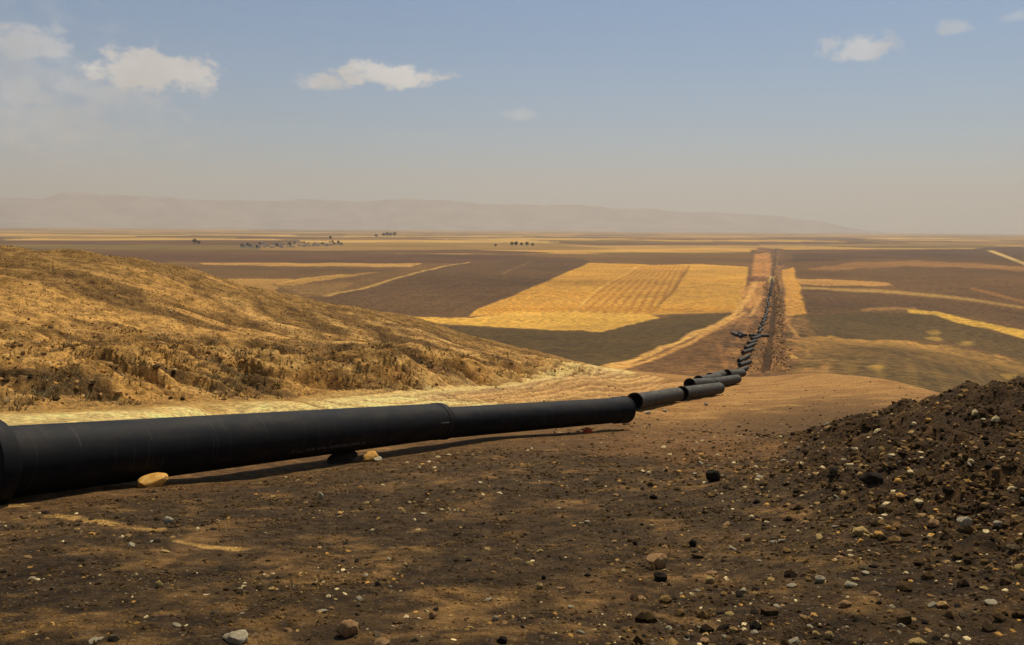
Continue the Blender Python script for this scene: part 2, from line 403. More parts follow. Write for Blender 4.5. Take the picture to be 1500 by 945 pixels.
road([(1120, 425), (1110, 440), (1101, 460)], .8, srgb(224, 176, 114), .7)
# the bench carries the same wheel tracks up to the brow
for pts, hw, c in (([(560, 586), (700, 571), (800, 558), (860, 549), (900, 541)], 3.0, PALE), ([(640, 583), (760, 568), (850, 556), (905, 546)], 1.1, srgb(232, 196, 140)),
                   ([(700, 584), (800, 573), (900, 560), (960, 552)], 1.3, srgb(240, 196, 128)), ([(740, 588), (860, 575), (960, 566), (1030, 559)], 1.0, srgb(236, 190, 124))):
    w = [at(p[0], p[1], 20, 118) for p in pts]
    d = dist_seg(w, 1)
    put(sstep(hw * 1.3, hw * .5, d + .35 * nz1) * (Rg < 125) * (Rg > 28), c, .75)
    for o_ in (.45, 1.15, 1.7):
        rut = sstep(.28, .08, np.abs(d - o_ * hw / 1.2 + .12 * nz1)) * (Rg < 125) * (Rg > 28)
        put(rut, srgb(150, 110, 68), .6); Zg -= .07 * rut
# churned pale earth either side of the trench
chn = fbm(X, Y, 14, 5, 240, .65)
put(sstep(26, 10, td + 8 * chn) * (Rg > 150) * (Rg < 1300) * sstep(-.25, .35, chn + .35 * stx), srgb(190, 142, 96), .6)
# trench and spoil soil
put(trw * (Rg > 128), srgb(70, 54, 42), .9)
put(spoil, srgb(150, 116, 84), .7)
tgap = sstep(1.5, .6, np.abs(td - 3.4)) * (_sgn < 0) * (Rg > 128) * (Rg < 900)
put(tgap, srgb(150, 116, 82), .6)
# straw-coloured scrapes lying on the near soil
for pts, hw in (([(78, 756), (130, 763), (185, 774), (228, 776)], .10), ([(262, 794), (300, 801), (350, 806)], .07), ([(0, 742), (30, 742)], .07)):
    w = [at(p[0], p[1], 4, 20) for p in pts]
    put(sstep(hw * 1.6, hw * .5, dist_seg(w, 1) + .12 * nz2), srgb(208, 168, 100), .85)
# mottling
mot = 1 + .13 * (far * fn2 + far * 1.8 * fn) + .34 * (~far) * (nz2 + .5 * nz1) + .35 * (~far) * fbm(X, Y, .22, 4, 230, .7, cut=CUT)
C *= np.clip(mot, .45, 1.7)[..., None]
C *= np.where(far[..., None], np.array([.86, .775, .49]), np.array([.93, .86, .72]))
B = C.copy()
for _ in range(1):                                    # soil drifts over the field margins
    B[1:-1] = .25 * B[:-2] + .5 * B[1:-1] + .25 * B[2:]
    B[:, 1:-1] = .25 * B[:, :-2] + .5 * B[:, 1:-1] + .25 * B[:, 2:]
C = np.where(far[..., None], B, C)
C = np.clip(C, .008, .85)
hz = (hillw > .45) & (~far)
ZONE = np.where(~far & (ZONE == 0), np.where(MW > .35, 10, np.where(hz, 11, 0)), np.where(far & (ZONE == 0), 12, ZONE))

def H(x, y):
    """ground height at world points, from the finished mesh"""
    x = np.atleast_1d(np.asarray(x, float)); y = np.atleast_1d(np.asarray(y, float))
    a = np.arctan2(x, y); lr = np.log(np.hypot(x, y))
    ia = np.clip(np.interp(a, AZ, np.arange(NA)), 0, NA - 1.001); ir = np.clip(np.interp(lr, LR, np.arange(NR)), 0, NR - 1.001)
    a0, r0 = ia.astype(int), ir.astype(int); ta, tr = ia - a0, ir - r0
    return (Zg[a0, r0] * (1 - ta) * (1 - tr) + Zg[a0 + 1, r0] * ta * (1 - tr) + Zg[a0, r0 + 1] * (1 - ta) * tr + Zg[a0 + 1, r0 + 1] * ta * tr)
def lookup(arr, x, y):
    a = np.arctan2(x, y); lr = np.log(np.hypot(x, y))
    return arr[np.clip(np.rint(np.interp(a, AZ, np.arange(NA))).astype(int), 0, NA - 1), np.clip(np.rint(np.interp(lr, LR, np.arange(NR))).astype(int), 0, NR - 1)]

# ------------------------------------------------------------------ materials
def mat(name):
    m = bpy.data.materials.new(name); m.use_nodes = True
    nt = m.node_tree
    return m, nt, nt.nodes['Principled BSDF']
def nnode(nt, t, **kw):
    n = nt.nodes.new(t)
    for k, v in kw.items():
        setattr(n, k, v)
    return n
def mixc(nt, fac, a, b, mode='MIX'):
    n = nnode(nt, 'ShaderNodeMix', data_type='RGBA', blend_type=mode)
    for s, v in ((0, fac), (6, a), (7, b)):
        if hasattr(v, 'links'): nt.links.new(v, n.inputs[s])
        elif v is not None: n.inputs[s].default_value = v if s == 0 else (*v, 1)[:4]
    return n.outputs[2]
def noise(nt, vec, scale, detail=4, rough=.6):
    n = nnode(nt, 'ShaderNodeTexNoise'); n.inputs['Scale'].default_value = scale
    n.inputs['Detail'].default_value = detail; n.inputs['Roughness'].default_value = rough
    nt.links.new(vec, n.inputs['Vector'])
    return n.outputs['Fac']
def ramp(nt, fac, a, b, lo=0., hi=1.):
    n = nnode(nt, 'ShaderNodeMapRange'); n.interpolation_type = 'SMOOTHSTEP'
    nt.links.new(fac, n.inputs[0])
    n.inputs[1].default_value = a; n.inputs[2].default_value = b; n.inputs[3].default_value = lo; n.inputs[4].default_value = hi
    return n.outputs[0]

def ground_mat(name, scale, bump, fleck=0.):
    m, nt, bs = mat(name)
    at_ = nnode(nt, 'ShaderNodeAttribute'); at_.attribute_name = 'Col'
    tc = nnode(nt, 'ShaderNodeTexCoord')
    v = tc.outputs['Object']
    n1 = noise(nt, v, scale, 6, .65); n2 = noise(nt, v, scale * 7, 5, .7)
    c = mixc(nt, ramp(nt, n1, .35, .7), at_.outputs['Color'], (.5, .48, .45), 'MULTIPLY')
    dk = mixc(nt, 1., at_.outputs['Color'], (.62, .59, .56), 'MULTIPLY')
    br = mixc(nt, 1., at_.outputs['Color'], (1.38, 1.34, 1.28), 'MULTIPLY')
    c = mixc(nt, ramp(nt, n1, .36, .64), dk, br)
    c2 = mixc(nt, ramp(nt, n2, .3, .7), mixc(nt, 1., c, (.7, .68, .66), 'MULTIPLY'), mixc(nt, 1., c, (1.25, 1.25, 1.25), 'MULTIPLY'))
    if fleck:
        vo = nnode(nt, 'ShaderNodeTexVoronoi'); vo.inputs['Scale'].default_value = 26
        nt.links.new(v, vo.inputs['Vector'])
        sep = nnode(nt, 'ShaderNodeSeparateColor'); nt.links.new(vo.outputs['Color'], sep.inputs[0])
        size = nnode(nt, 'ShaderNodeMath', operation='MULTIPLY'); nt.links.new(ramp(nt, sep.outputs[0], .75, 1., 0., .45), size.inputs[0]); size.inputs[1].default_value = 1.
        lt = nnode(nt, 'ShaderNodeMath', operation='LESS_THAN'); nt.links.new(vo.outputs['Distance'], lt.inputs[0]); nt.links.new(size.outputs[0], lt.inputs[1])
        fk = nnode(nt, 'ShaderNodeMath', operation='MULTIPLY'); nt.links.new(lt.outputs[0], fk.inputs[0]); fk.inputs[1].default_value = fleck
        c2 = mixc(nt, fk.outputs[0], c2, (.50, .37, .20))
    nt.links.new(c2, bs.inputs['Base Color'])
    bs.inputs['Roughness'].default_value = .95
    bs.inputs['Specular IOR Level'].default_value = .15
    ad = nnode(nt, 'ShaderNodeMath', operation='MULTIPLY_ADD'); nt.links.new(n2, ad.inputs[0]); ad.inputs[1].default_value = .4; nt.links.new(n1, ad.inputs[2])
    bp = nnode(nt, 'ShaderNodeBump'); bp.inputs['Strength'].default_value = .9; bp.inputs['Distance'].default_value = bump
    nt.links.new(ad.outputs[0], bp.inputs['Height']); nt.links.new(bp.outputs[0], bs.inputs['Normal'])
    return m
M_soil = ground_mat('loose soil', 5.5, .16, .28)
M_mound = ground_mat('heaped soil', 7., .2, .2)
M_hill = ground_mat('dry hillside', 1.3, .35)
M_field = ground_mat('farmland', .35, .4)

def mesh_obj(name, verts, faces, m, cols=None, parent=None, smooth=True, kind=None, nside=4):
    me = bpy.data.meshes.new(name)
    verts = np.asarray(verts, np.float32); faces = np.asarray(faces, np.int32)
    me.vertices.add(len(verts)); me.vertices.foreach_set('co', verts.ravel())
    k = faces.shape[1]
    me.loops.add(faces.size); me.loops.foreach_set('vertex_index', faces.ravel())
    me.polygons.add(len(faces)); me.polygons.foreach_set('loop_start', np.arange(0, faces.size, k, dtype=np.int32))
    me.polygons.foreach_set('loop_total', np.full(len(faces), k, np.int32))
    me.polygons.foreach_set('use_smooth', np.full(len(faces), smooth, bool))
    if cols is not None:
        ca = me.color_attributes.new('Col', 'FLOAT_COLOR', 'POINT')
        rgba = np.ones((len(verts), 4), np.float32); rgba[:, :3] = cols
        ca.data.foreach_set('color', rgba.ravel())
    me.update(calc_edges=True)
    me.materials.append(m)
    o = bpy.data.objects.new(name, me); col.objects.link(o)
    if parent: o.parent = parent
    if kind: o['kind'] = kind
    return o
def tag(o, label, cat, group=None):
    o['label'] = label; o['category'] = cat
    if group: o['group'] = group
    return o

# split the one ground grid into the named pieces of the setting
idx = np.arange(NA * NR).reshape(NA, NR)
quads = np.stack([idx[:-1, :-1], idx[1:, :-1], idx[1:, 1:], idx[:-1, 1:]], -1)[:, :, ::-1].reshape(-1, 4)
zq = ZONE[:-1, :-1].ravel()
allv = np.stack([X, Y, Zg], -1).reshape(-1, 3); allc = C.reshape(-1, 3)
NAMES = {0: ('ground', M_soil), 1: ('wheat_field', M_field), 2: ('ploughed_field', M_field), 3: ('stubble_field', M_field), 4: ('fallow_field', M_field),
         5: ('grassy_field', M_field), 6: ('dry_stream_path', M_field), 7: ('pipeline_path', M_field), 8: ('stubble_strip_field', M_field),
         9: ('dirt_road', M_field), 10: ('dirt_mound_terrain', M_mound), 11: ('dry_hill', M_hill), 12: ('plain_terrain', M_field)}
for z, (nm, m) in NAMES.items():
    f = quads[zq == z]
    if not len(f): continue
    u, inv = np.unique(f, return_inverse=True)
    mesh_obj(nm, allv[u], inv.reshape(-1, 4), m, allc[u], kind='structure')

# ------------------------------------------------------------------ mountains
def mountains():
    pk = [(-900, 300), (-300, 294), (0, 289), (60, 293), (76, 287), (92, 282), (130, 284), (190, 287), (260, 291), (340, 293), (420, 295), (470, 292), (530, 297), (600, 293), (660, 294), (700, 298),
          (760, 300), (800, 303), (860, 302), (900, 306), (960, 307), (1010, 311), (1100, 314), (1180, 322), (1230, 332), (1300, 342)]
    azs = np.linspace(azel(-900, 330)[0], azel(1350, 330)[0], 900)
    pa = np.array([azel(p, y)[0] for p, y in pk]); pe = np.array([math.tan(azel(p, y)[1]) for p, y in pk])
    e = np.interp(azs, pa, pe)
    rr = np.linspace(25000, 33000, 70)
    A_, R_ = np.meshgrid(azs, rr, indexing='ij')
    x, y = R_ * np.sin(A_), R_ * np.cos(A_)
    t = (R_ - 25000) / 8000
    prof = np.interp(t, [0, .08, .3, .48, .55, .8, 1], [-.05, .08, .35, .8, 1, .5, 0])
    top = (e[:, None] * 29400 * 1.04 + 60)
    ridn = 1 - np.abs(fbm(x * 1.5, y * .6, 3600, 6, 300, .55))
    h = top * prof * (1 - .30 * (1 - ridn) * np.minimum(1, 4 * (1 - prof) + .12)) - 60 + 85 * fbm(x, y, 1500, 5, 310) * np.clip(prof, 0, 1) * .6
    v = np.stack([x, y, h], -1).reshape(-1, 3)
    n1, n2 = A_.shape
    id_ = np.arange(n1 * n2).reshape(n1, n2)
    q = np.stack([id_[:-1, :-1], id_[:-1, 1:], id_[1:, 1:], id_[1:, :-1]], -1).reshape(-1, 4)
    m, nt, bs = mat('bare mountain rock')
    tc = nnode(nt, 'ShaderNodeTexCoord')
    nz = noise(nt, tc.outputs['Object'], .0012, 6, .6)
    nt.links.new(mixc(nt, ramp(nt, nz, .4, .62), (.13, .11, .09), (.28, .24, .19)), bs.inputs['Base Color']); bs.inputs['Roughness'].default_value = 1
    mesh_obj('mountains', v, q, m, kind='structure')
mountains()

# ------------------------------------------------------------------ haze
def haze():
    bm = bmesh.new(); bmesh.ops.create_cube(bm, size=1)
    me = bpy.data.meshes.new('haze'); bm.to_mesh(me); bm.free()
    o = bpy.data.objects.new('haze', me); col.objects.link(o)
    lo, hi = Zg.min() - 1, 1900
    o.scale = (74000, 74000, hi - lo); o.location = (0, 0, (hi + lo) / 2)
    m = bpy.data.materials.new('dusty air'); m.use_nodes = True; nt = m.node_tree
    nt.nodes.clear()
    out = nnode(nt, 'ShaderNodeOutputMaterial'); pv = nnode(nt, 'ShaderNodeVolumePrincipled')
    pv.inputs['Color'].default_value = (.80, .75, .68, 1); pv.inputs['Density'].default_value = HAZE
    pv.inputs['Anisotropy'].default_value = .2
    nt.links.new(pv.outputs[0], out.inputs['Volume'])
    me.materials.append(m); o['kind'] = 'stuff'
HAZE = 6.6e-5
haze()

# ------------------------------------------------------------------ pipes
SUN_AZ, SUN_EL = math.radians(28), math.radians(60)
def pipe_mat(name, base, dust, dustc=(.30, .25, .19), ri=.42):
    m, nt, bs = mat(name)
    tc = nnode(nt, 'ShaderNodeTexCoord'); geo = nnode(nt, 'ShaderNodeNewGeometry')
    sx = nnode(nt, 'ShaderNodeSeparateXYZ'); nt.links.new(geo.outputs['Normal'], sx.inputs[0])
    mp = nnode(nt, 'ShaderNodeMapping'); nt.links.new(tc.outputs['Object'], mp.inputs[0]); mp.inputs['Scale'].default_value = (.5, 1.6, 1.6)
    n1 = noise(nt, mp.outputs[0], 2.2, 6, .68); n2 = noise(nt, tc.outputs['Object'], 34, 4, .7)
    mp2 = nnode(nt, 'ShaderNodeMapping'); nt.links.new(tc.outputs['Object'], mp2.inputs[0]); mp2.inputs['Scale'].default_value = (9, .6, .6)
    n3 = noise(nt, mp2.outputs[0], 1.4, 4, .6)
    top = ramp(nt, sx.outputs[2], .1, .95)
    mu = nnode(nt, 'ShaderNodeMath', operation='MULTIPLY'); nt.links.new(top, mu.inputs[0]); nt.links.new(ramp(nt, n1, .36, .7, .2, 1), mu.inputs[1])
    ad = nnode(nt, 'ShaderNodeMath', operation='MULTIPLY_ADD'); nt.links.new(ramp(nt, n3, .58, .74), ad.inputs[0]); ad.inputs[1].default_value = .5; nt.links.new(mu.outputs[0], ad.inputs[2])
    du = nnode(nt, 'ShaderNodeMath', operation='MULTIPLY'); nt.links.new(ad.outputs[0], du.inputs[0]); du.inputs[1].default_value = dust
    c0 = mixc(nt, ramp(nt, n2, .3, .7), tuple(b * .75 for b in base), tuple(b * 1.3 for b in base))
    nt.links.new(mixc(nt, du.outputs[0], c0, dustc), bs.inputs['Base Color'])
    nt.links.new(ramp(nt, n1, .3, .7, ri, ri + .28), bs.inputs['Roughness'])
    bs.inputs['Specular IOR Level'].default_value = .12
    bp = nnode(nt, 'ShaderNodeBump'); bp.inputs['Strength'].default_value = .25; bp.inputs['Distance'].default_value = .004
    nt.links.new(n2, bp.inputs['Height']); nt.links.new(bp.outputs[0], bs.inputs['Normal'])
    return m
M_black = pipe_mat('black pipe coating', (.006, .0065, .007), .15, ri=.55)
M_grey = pipe_mat('weathered pipe coating', (.028, .028, .024), .5, (.30, .26, .19), .62)
M_inside = mat('pipe lining')[0]; _b = M_inside.node_tree.nodes['Principled BSDF']; _b.inputs['Base Color'].default_value = (.02, .018, .016, 1); _b.inputs['Roughness'].default_value = .8
M_mark = mat('pale stencil paint')[0]; _b = M_mark.node_tree.nodes['Principled BSDF']; _b.inputs['Base Color'].default_value = (.12, .115, .10, 1); _b.inputs['Roughness'].default_value = .8
M_liner = mat('cement lining')[0]; _b = M_liner.node_tree.nodes['Principled BSDF']; _b.inputs['Base Color'].default_value = (.36, .34, .30, 1); _b.inputs['Roughness'].default_value = .9

def lathe(profile, seg=64, wob=0):
    """profile of (x, radius) turned about the local x axis"""
    n = len(profile); v = []
    for j in range(seg):
        a = 2 * math.pi * j / seg
        for (x, r) in profile:
            v.append((x, r * math.cos(a), r * math.sin(a)))
    f = [(j * n + i, j * n + i + 1, ((j + 1) % seg) * n + i + 1, ((j + 1) % seg) * n + i) for j in range(seg) for i in range(n - 1)]
    return v, f
def fix_normals(o):
    bm = bmesh.new(); bm.from_mesh(o.data); bmesh.ops.recalc_face_normals(bm, faces=bm.faces); bm.to_mesh(o.data); bm.free()
    o.data.update()
def sharp(o, deg=38):
    o.data.set_sharp_from_angle(angle=math.radians(deg))
def pipe_meshes(L, R, bell_at, outer, bellR, belL, seg=72):
    """barrel (outside and inside wall), socket bell and lining as three meshes"""
    ri = R - .028
    s = 1 if bell_at == 'near' else -1
    def fl(p): return [(x if s == 1 else L - x, r) for x, r in p]
    nx = [belL + (L - belL - .02) * k / 24 for k in range(25)]
    barrel = fl([(belL - .02, ri), (belL - .02, R)] + [(x, R) for x in nx] + [(L - .012, R), (L, R - .012), (L, ri), (L - .02, ri)])
    bell = fl([(belL + .14, R + .001), (belL + .06, R + .012), (belL, bellR - .012), (belL - .05, bellR), (.07, bellR), (.065, bellR + .018), (.01, bellR + .018), (0, bellR + .008),
               (0, bellR - .05), (.02, bellR - .062), (.20, bellR - .06), (.22, R - .02), (.24, ri)])
    lin = fl([(.24, ri - .001), (L - .01, ri - .001), (L - .01, ri - .012), (.24, ri - .012), (.24, ri - .001)])
    return barrel, bell, lin
def make_pipe(name, label, cat, group, L, R, bell_at, m_out, bellR, belL, seg=72):
    root = bpy.data.objects.new(name, None); col.objects.link(root); root.empty_display_size = .3
    tag(root, label, cat, group)
    b, e, l = pipe_meshes(L, R, bell_at, m_out, bellR, belL, seg)
    for nm, pr, m in (('barrel', b, m_out), ('socket', e, m_out), ('lining', l, M_inside)):
        v, f = lathe(pr, seg)
        o = mesh_obj(nm, v, f, m, parent=root); fix_normals(o); sharp(o)
    return root
def orient(root, p0, p1, roll=0):
    """local +x runs from p0 (axis height) to p1"""
    p0, p1 = Vector(p0), Vector(p1)
    d = (p1 - p0).normalized(); side = d.cross(Vector((0, 0, 1))).normalized(); upv = side.cross(d)
    root.matrix_world = Matrix(((d.x, side.x, upv.x, p0.x), (d.y, side.y, upv.y, p0.y), (d.z, side.z, upv.z, p0.z), (0, 0, 0, 1)))
def pix_r(px, py, dep):
    d = ray(px, py); return d * dep          # dep measured along the view axis

PIPE_G = 'black pipeline lengths laid out beside the trench'
# the two near lengths: axis heights follow the photo's silhouettes
L1 = (a1 - a0).length
p1 = make_pipe('pipe', 'long black pipe with an open flared end, nearest the camera, resting on stones', 'pipe', PIPE_G, L1, .545, 'near', M_black, .70, .30)
orient(p1, a0, a1)
b0 = a1 + (a1 - a0).normalized() * -.06; b0.z -= .07
b1 = z_plane_pt(915, 600, 33.2)
L2 = (b1 - b0).length
p2 = make_pipe('pipe', 'black pipe joined to the far end of the nearest pipe, with a rounded end collar', 'pipe', PIPE_G, L2, .478, 'far', M_black, .515, .75)
orient(p2, b0, b1)
def add_ring(root, x, R, w, h, name, m):
    v, f = lathe([(x, R), (x + .01, R + h), (x + w - .01, R + h), (x + w, R)], 72)
    o = mesh_obj(name, v, f, m, parent=root); fix_normals(o); sharp(o)
add_ring(p1, L1 - .35, .5455, .35, .016, 'end_collar', M_black)
add_ring(p2, .12, .4785, .16, .03, 'joint_ring', M_black)
# the faint illegible stencilled line low on the near pipe
def stencil(root, x0, x1, R, ang0, h, name='lettering'):
    v, f = [], []
    def stroke(xa, ta, xb, tb, w=.012):
        # a thin curved strip on the pipe surface between two (x, height) points
        d = np.array([xb - xa, tb - ta]); n = np.array([-d[1], d[0]]) / max(1e-6, np.hypot(*d)) * w / 2
        b = len(v)
        for q in ((xa - n[0], ta - n[1]), (xb - n[0], tb - n[1]), (xb + n[0], tb + n[1]), (xa + n[0], ta + n[1])):
            a = ang0 + q[1] / R
            for rr_ in (R + .0005, R + .003):
                v.append((q[0], rr_ * math.cos(a), rr_ * math.sin(a)))
        f.extend([(b + 1, b + 3, b + 5, b + 7), (b, b + 2, b + 3, b + 1), (b + 2, b + 4, b + 5, b + 3), (b + 4, b + 6, b + 7, b + 5), (b + 6, b, b + 1, b + 7)])
    x = x0; r_ = random.Random(5); gap = 0
    def flush():
        if f:
            o = mesh_obj(name, v, f, M_mark, parent=root); fix_normals(o)
        v.clear(); f.clear()
    while x < x1:
        if gap: flush()
        w = h * r_.uniform(.5, .8)
        for _ in range(r_.choice((2, 3, 3))):
            k = r_.random()
            if k < .5: xx = x + r_.choice((0, w)); stroke(xx, 0, xx, h * r_.uniform(.7, 1))
            elif k < .75: yy = r_.choice((0, h * .5, h)); stroke(x, yy, x + w, yy)
            else: stroke(x, 0, x + w, h)
        gap = r_.random() < .16
        x += w + h * .35 + (h * .9 if gap else 0)
    flush()
# local y = side: +side is d x z = to the right of the pipe, i.e. the side that faces the camera
stencil(p1, 7.0, 9.9, .545, math.radians(-36), .085)
def mark(root, xa, xb, R, ang, w):
    v, f = [], []
    for x in (xa, xb):
        for t in (-w / 2, w / 2):
            for r_ in (R + .0005, R + .004):
                a = ang + t / R; v.append((x, r_ * math.cos(a), r_ * math.sin(a)))
    f = [(1, 3, 7, 5), (0, 1, 5, 4), (2, 6, 7, 3), (0, 2, 3, 1), (4, 5, 7, 6)]
    o = mesh_obj('depth_mark', v, f, M_mark, parent=root); fix_normals(o)
mark(p1, L1 - .95, L1 - .38, .545, math.radians(3), .02)

# strung lengths beyond
proto = {}
def place_pipe(p0, ang_or_p1, label, L=11.6, R=.535, bell='near', lift=.0, roll=0, z0=None, z1=None):
    key = (L, R, bell)
    if key not in proto:
        root = make_pipe('pipe', label, 'pipe', PIPE_G, L, R, bell, M_grey, R + .055, .45, 40); proto[key] = root
    else:
        src = proto[key]; root = src.copy(); col.objects.link(root); root['label'] = label
        for ch in src.children:
            c = ch.copy(); col.objects.link(c); c.parent = root; c.matrix_parent_inverse = ch.matrix_parent_inverse.copy()
    p0 = np.asarray(p0[:2], float)
    d = np.asarray(ang_or_p1, float)[:2] - p0; d /= np.linalg.norm(d)
    # rest on the highest ground under each half
    t = np.linspace(0, L, 13); hx = H(p0[0] + d[0] * t, p0[1] + d[1] * t)
    k = np.polyfit(t, hx, 1); off = (hx - np.polyval(k, t)).max() * .5
    zA, zB = k[1] + off + R + .06 + lift, np.polyval(k, L) + off + R + .06 + lift
    orient(root, (p0[0], p0[1], zA), (p0[0] + d[0] * L, p0[1] + d[1] * L, zB))
    return root
def PD(px, dep): d = ray(px, 560) ; return np.array([d[0], d[1]]) * dep
SP = [
    (930, 56.5, 995, 67.5, 'dull grey pipe with its open end just beyond the long black pipes'),
    (999, 68.0, 1050, 77.5, 'dull grey pipe, second after the gap, with a pale scuff on top'),
    (1043, 92.0, 1077, 101.5, 'dull grey pipe lying right of the double row, just before the brow of the slope'),
    (1010, 84.0, 1043, 92.0, 'dull grey pipe half hidden behind the second pipe after the gap'),
    (1023, 93.0, 1050, 103.0, 'dull grey pipe in the double row, third open end from the gap'),
    (1040, 102.0, 1062, 112.0, 'dull grey pipe in the double row, fourth open end from the gap'),
    (1064, 110.0, 1082, 118.0, 'dull grey pipe with a black open end at the brow of the slope'),
]
for i, (pa, da, pb, db, lab) in enumerate(SP):
    place_pipe(PD(pa, da), PD(pb, db), lab)
vl = [((1077, 549), 'first'), ((1083, 539), 'second'), ((1082, 531), 'third'), ((1088, 521), 'fourth'), ((1092, 513), 'fifth'), ((1096, 506), 'sixth'), ((1101, 501), 'seventh')]
for (p, w_) in vl:
    g = at(p[0], p[1], 126)
    dirn = at(p[0] + 17, p[1] - 9, 126)
    r_ = np.linalg.norm(g)
    dv = np.array([.50, .86])
    place_pipe(g, g + dv, 'dark pipe slanting across the valley side, %s above the brow' % w_)
wsn = ['first', 'second', 'third', 'fourth', 'fifth', 'sixth']
for i in range(6):
    g = at(1081 + 5.6 * i, 494.5 + (1.5 if i in (1,) else 0), 130)
    place_pipe(g, g + np.array([.05, 1.]) if i < 3 else g + np.array([.9, .4]), 'pipe in the cross row on the valley side, %s from its outer end' % wsn[i], L=(11.6 if i < 3 else 5.6))
ch = [at(p[0], p[1], 140) for p in ((1111, 491), (1117, 474), (1121, 460), (1125, 446), (1127, 434), (1129, 422), (1131, 409))]
seg_i, pos = 0, ch[0]
k = 0
while seg_i < len(ch) - 1 and k < 60:
    d = ch[seg_i + 1] - pos; L_ = np.linalg.norm(d)
    if L_ < 13: seg_i += 1; continue
    d = d / L_
    a_ = random.uniform(-.12, .12); dd = np.array([d[0] * math.cos(a_) - d[1] * math.sin(a_), d[0] * math.sin(a_) + d[1] * math.cos(a_)])
    o = place_pipe(pos, pos + dd, 'small far pipe strung end to end along the trench up the far slope')
    o['group'] = 'far pipes strung along the trench'
    pos = pos + d * 13.2; k += 1

# ------------------------------------------------------------------ stones
def rock_mesh(name, seed, sub=3, flat=.65, jag=.35):
    bm = bmesh.new(); bmesh.ops.create_icosphere(bm, subdivisions=sub, radius=1)
    r_ = np.random.default_rng(seed)
    pl = r_.normal(size=(11, 3)); pl /= np.linalg.norm(pl, axis=1)[:, None]; dd = r_.uniform(.55, .95, 11)
    off = r_.uniform(0, 9, 3)
    for v in bm.verts:
        c = np.array(v.co)
        for n_, d_ in zip(pl, dd):
            e = c @ n_ - d_
            if e > 0: c = c - n_ * e * .85
        from mathutils import noise as mn
        c = c * (1 + jag * .5 * mn.noise(Vector(c * 1.7 + off)) + jag * .25 * mn.noise(Vector(c * 5 + off)))
        v.co = (c[0], c[1], c[2] * flat)
    me = bpy.data.meshes.new(name); bm.to_mesh(me); bm.free()
    me.polygons.foreach_set('use_smooth', np.ones(len(me.polygons), bool)); me.set_sharp_from_angle(angle=math.radians(32))
    return me
def stone_mat(name, a, b):
    m, nt, bs = mat(name)
    tc = nnode(nt, 'ShaderNodeTexCoord')
    n1 = noise(nt, tc.outputs['Object'], 2.4, 6, .65); n2 = noise(nt, tc.outputs['Object'], 14, 5, .7)
    c = mixc(nt, ramp(nt, n1, .35, .65), a, b)
    c = mixc(nt, ramp(nt, n2, .3, .75, .0, .5), c, tuple(k * .5 for k in a))
    nt.links.new(c, bs.inputs['Base Color']); bs.inputs['Roughness'].default_value = .95; bs.inputs['Specular IOR Level'].default_value = .08
    bp = nnode(nt, 'ShaderNodeBump'); bp.inputs['Distance'].default_value = .03; bp.inputs['Strength'].default_value = .8
    nt.links.new(n2, bp.inputs['Height']); nt.links.new(bp.outputs[0], bs.inputs['Normal'])
    return m
S_or = stone_mat('orange stone', (.42, .21, .08), (.62, .38, .17))
S_pale = stone_mat('pale limestone', (.46, .36, .20), (.68, .56, .35))
S_brown = stone_mat('brown stone', (.13, .085, .042), (.26, .18, .09))
S_dark = stone_mat('dark clod', (.028, .02, .012), (.06, .043, .024))
S_yel = stone_mat('yellow stone', (.55, .34, .10), (.74, .52, .20))
S_red = stone_mat('red stone', (.42, .07, .03), (.55, .14, .06))
protos = {}
def rock(px, py, wpx, hpx, m, label, rmin=3., name='rock', seed=1, cat='rock', group=None, rmax=125, sink=.25, ang=None):
    """a stone seen centred on (px,py), its base on the ground"""
    w = at(px, py + hpx * .4, rmin, rmax)
    r = np.linalg.norm(w)
    S = wpx / F * r / 2; Hh = hpx / F * r / 2
    key = (seed, m.name)
    if key not in protos:
        me = rock_mesh('stone_%d' % seed, seed); me.materials.append(m); protos[key] = me
    o = bpy.data.objects.new(name, protos[key]); col.objects.link(o)
    o.location = (w[0], w[1], H(*w)[0] + Hh * (1 - 2 * sink * .6)); o.scale = (S, S * .8, Hh / .62)
    o.rotation_euler = (0, 0, random.uniform(-.4, .4) if ang is None else ang)
    tag(o, label, cat, group)
    return o
NG = 'loose stones on the near soil'
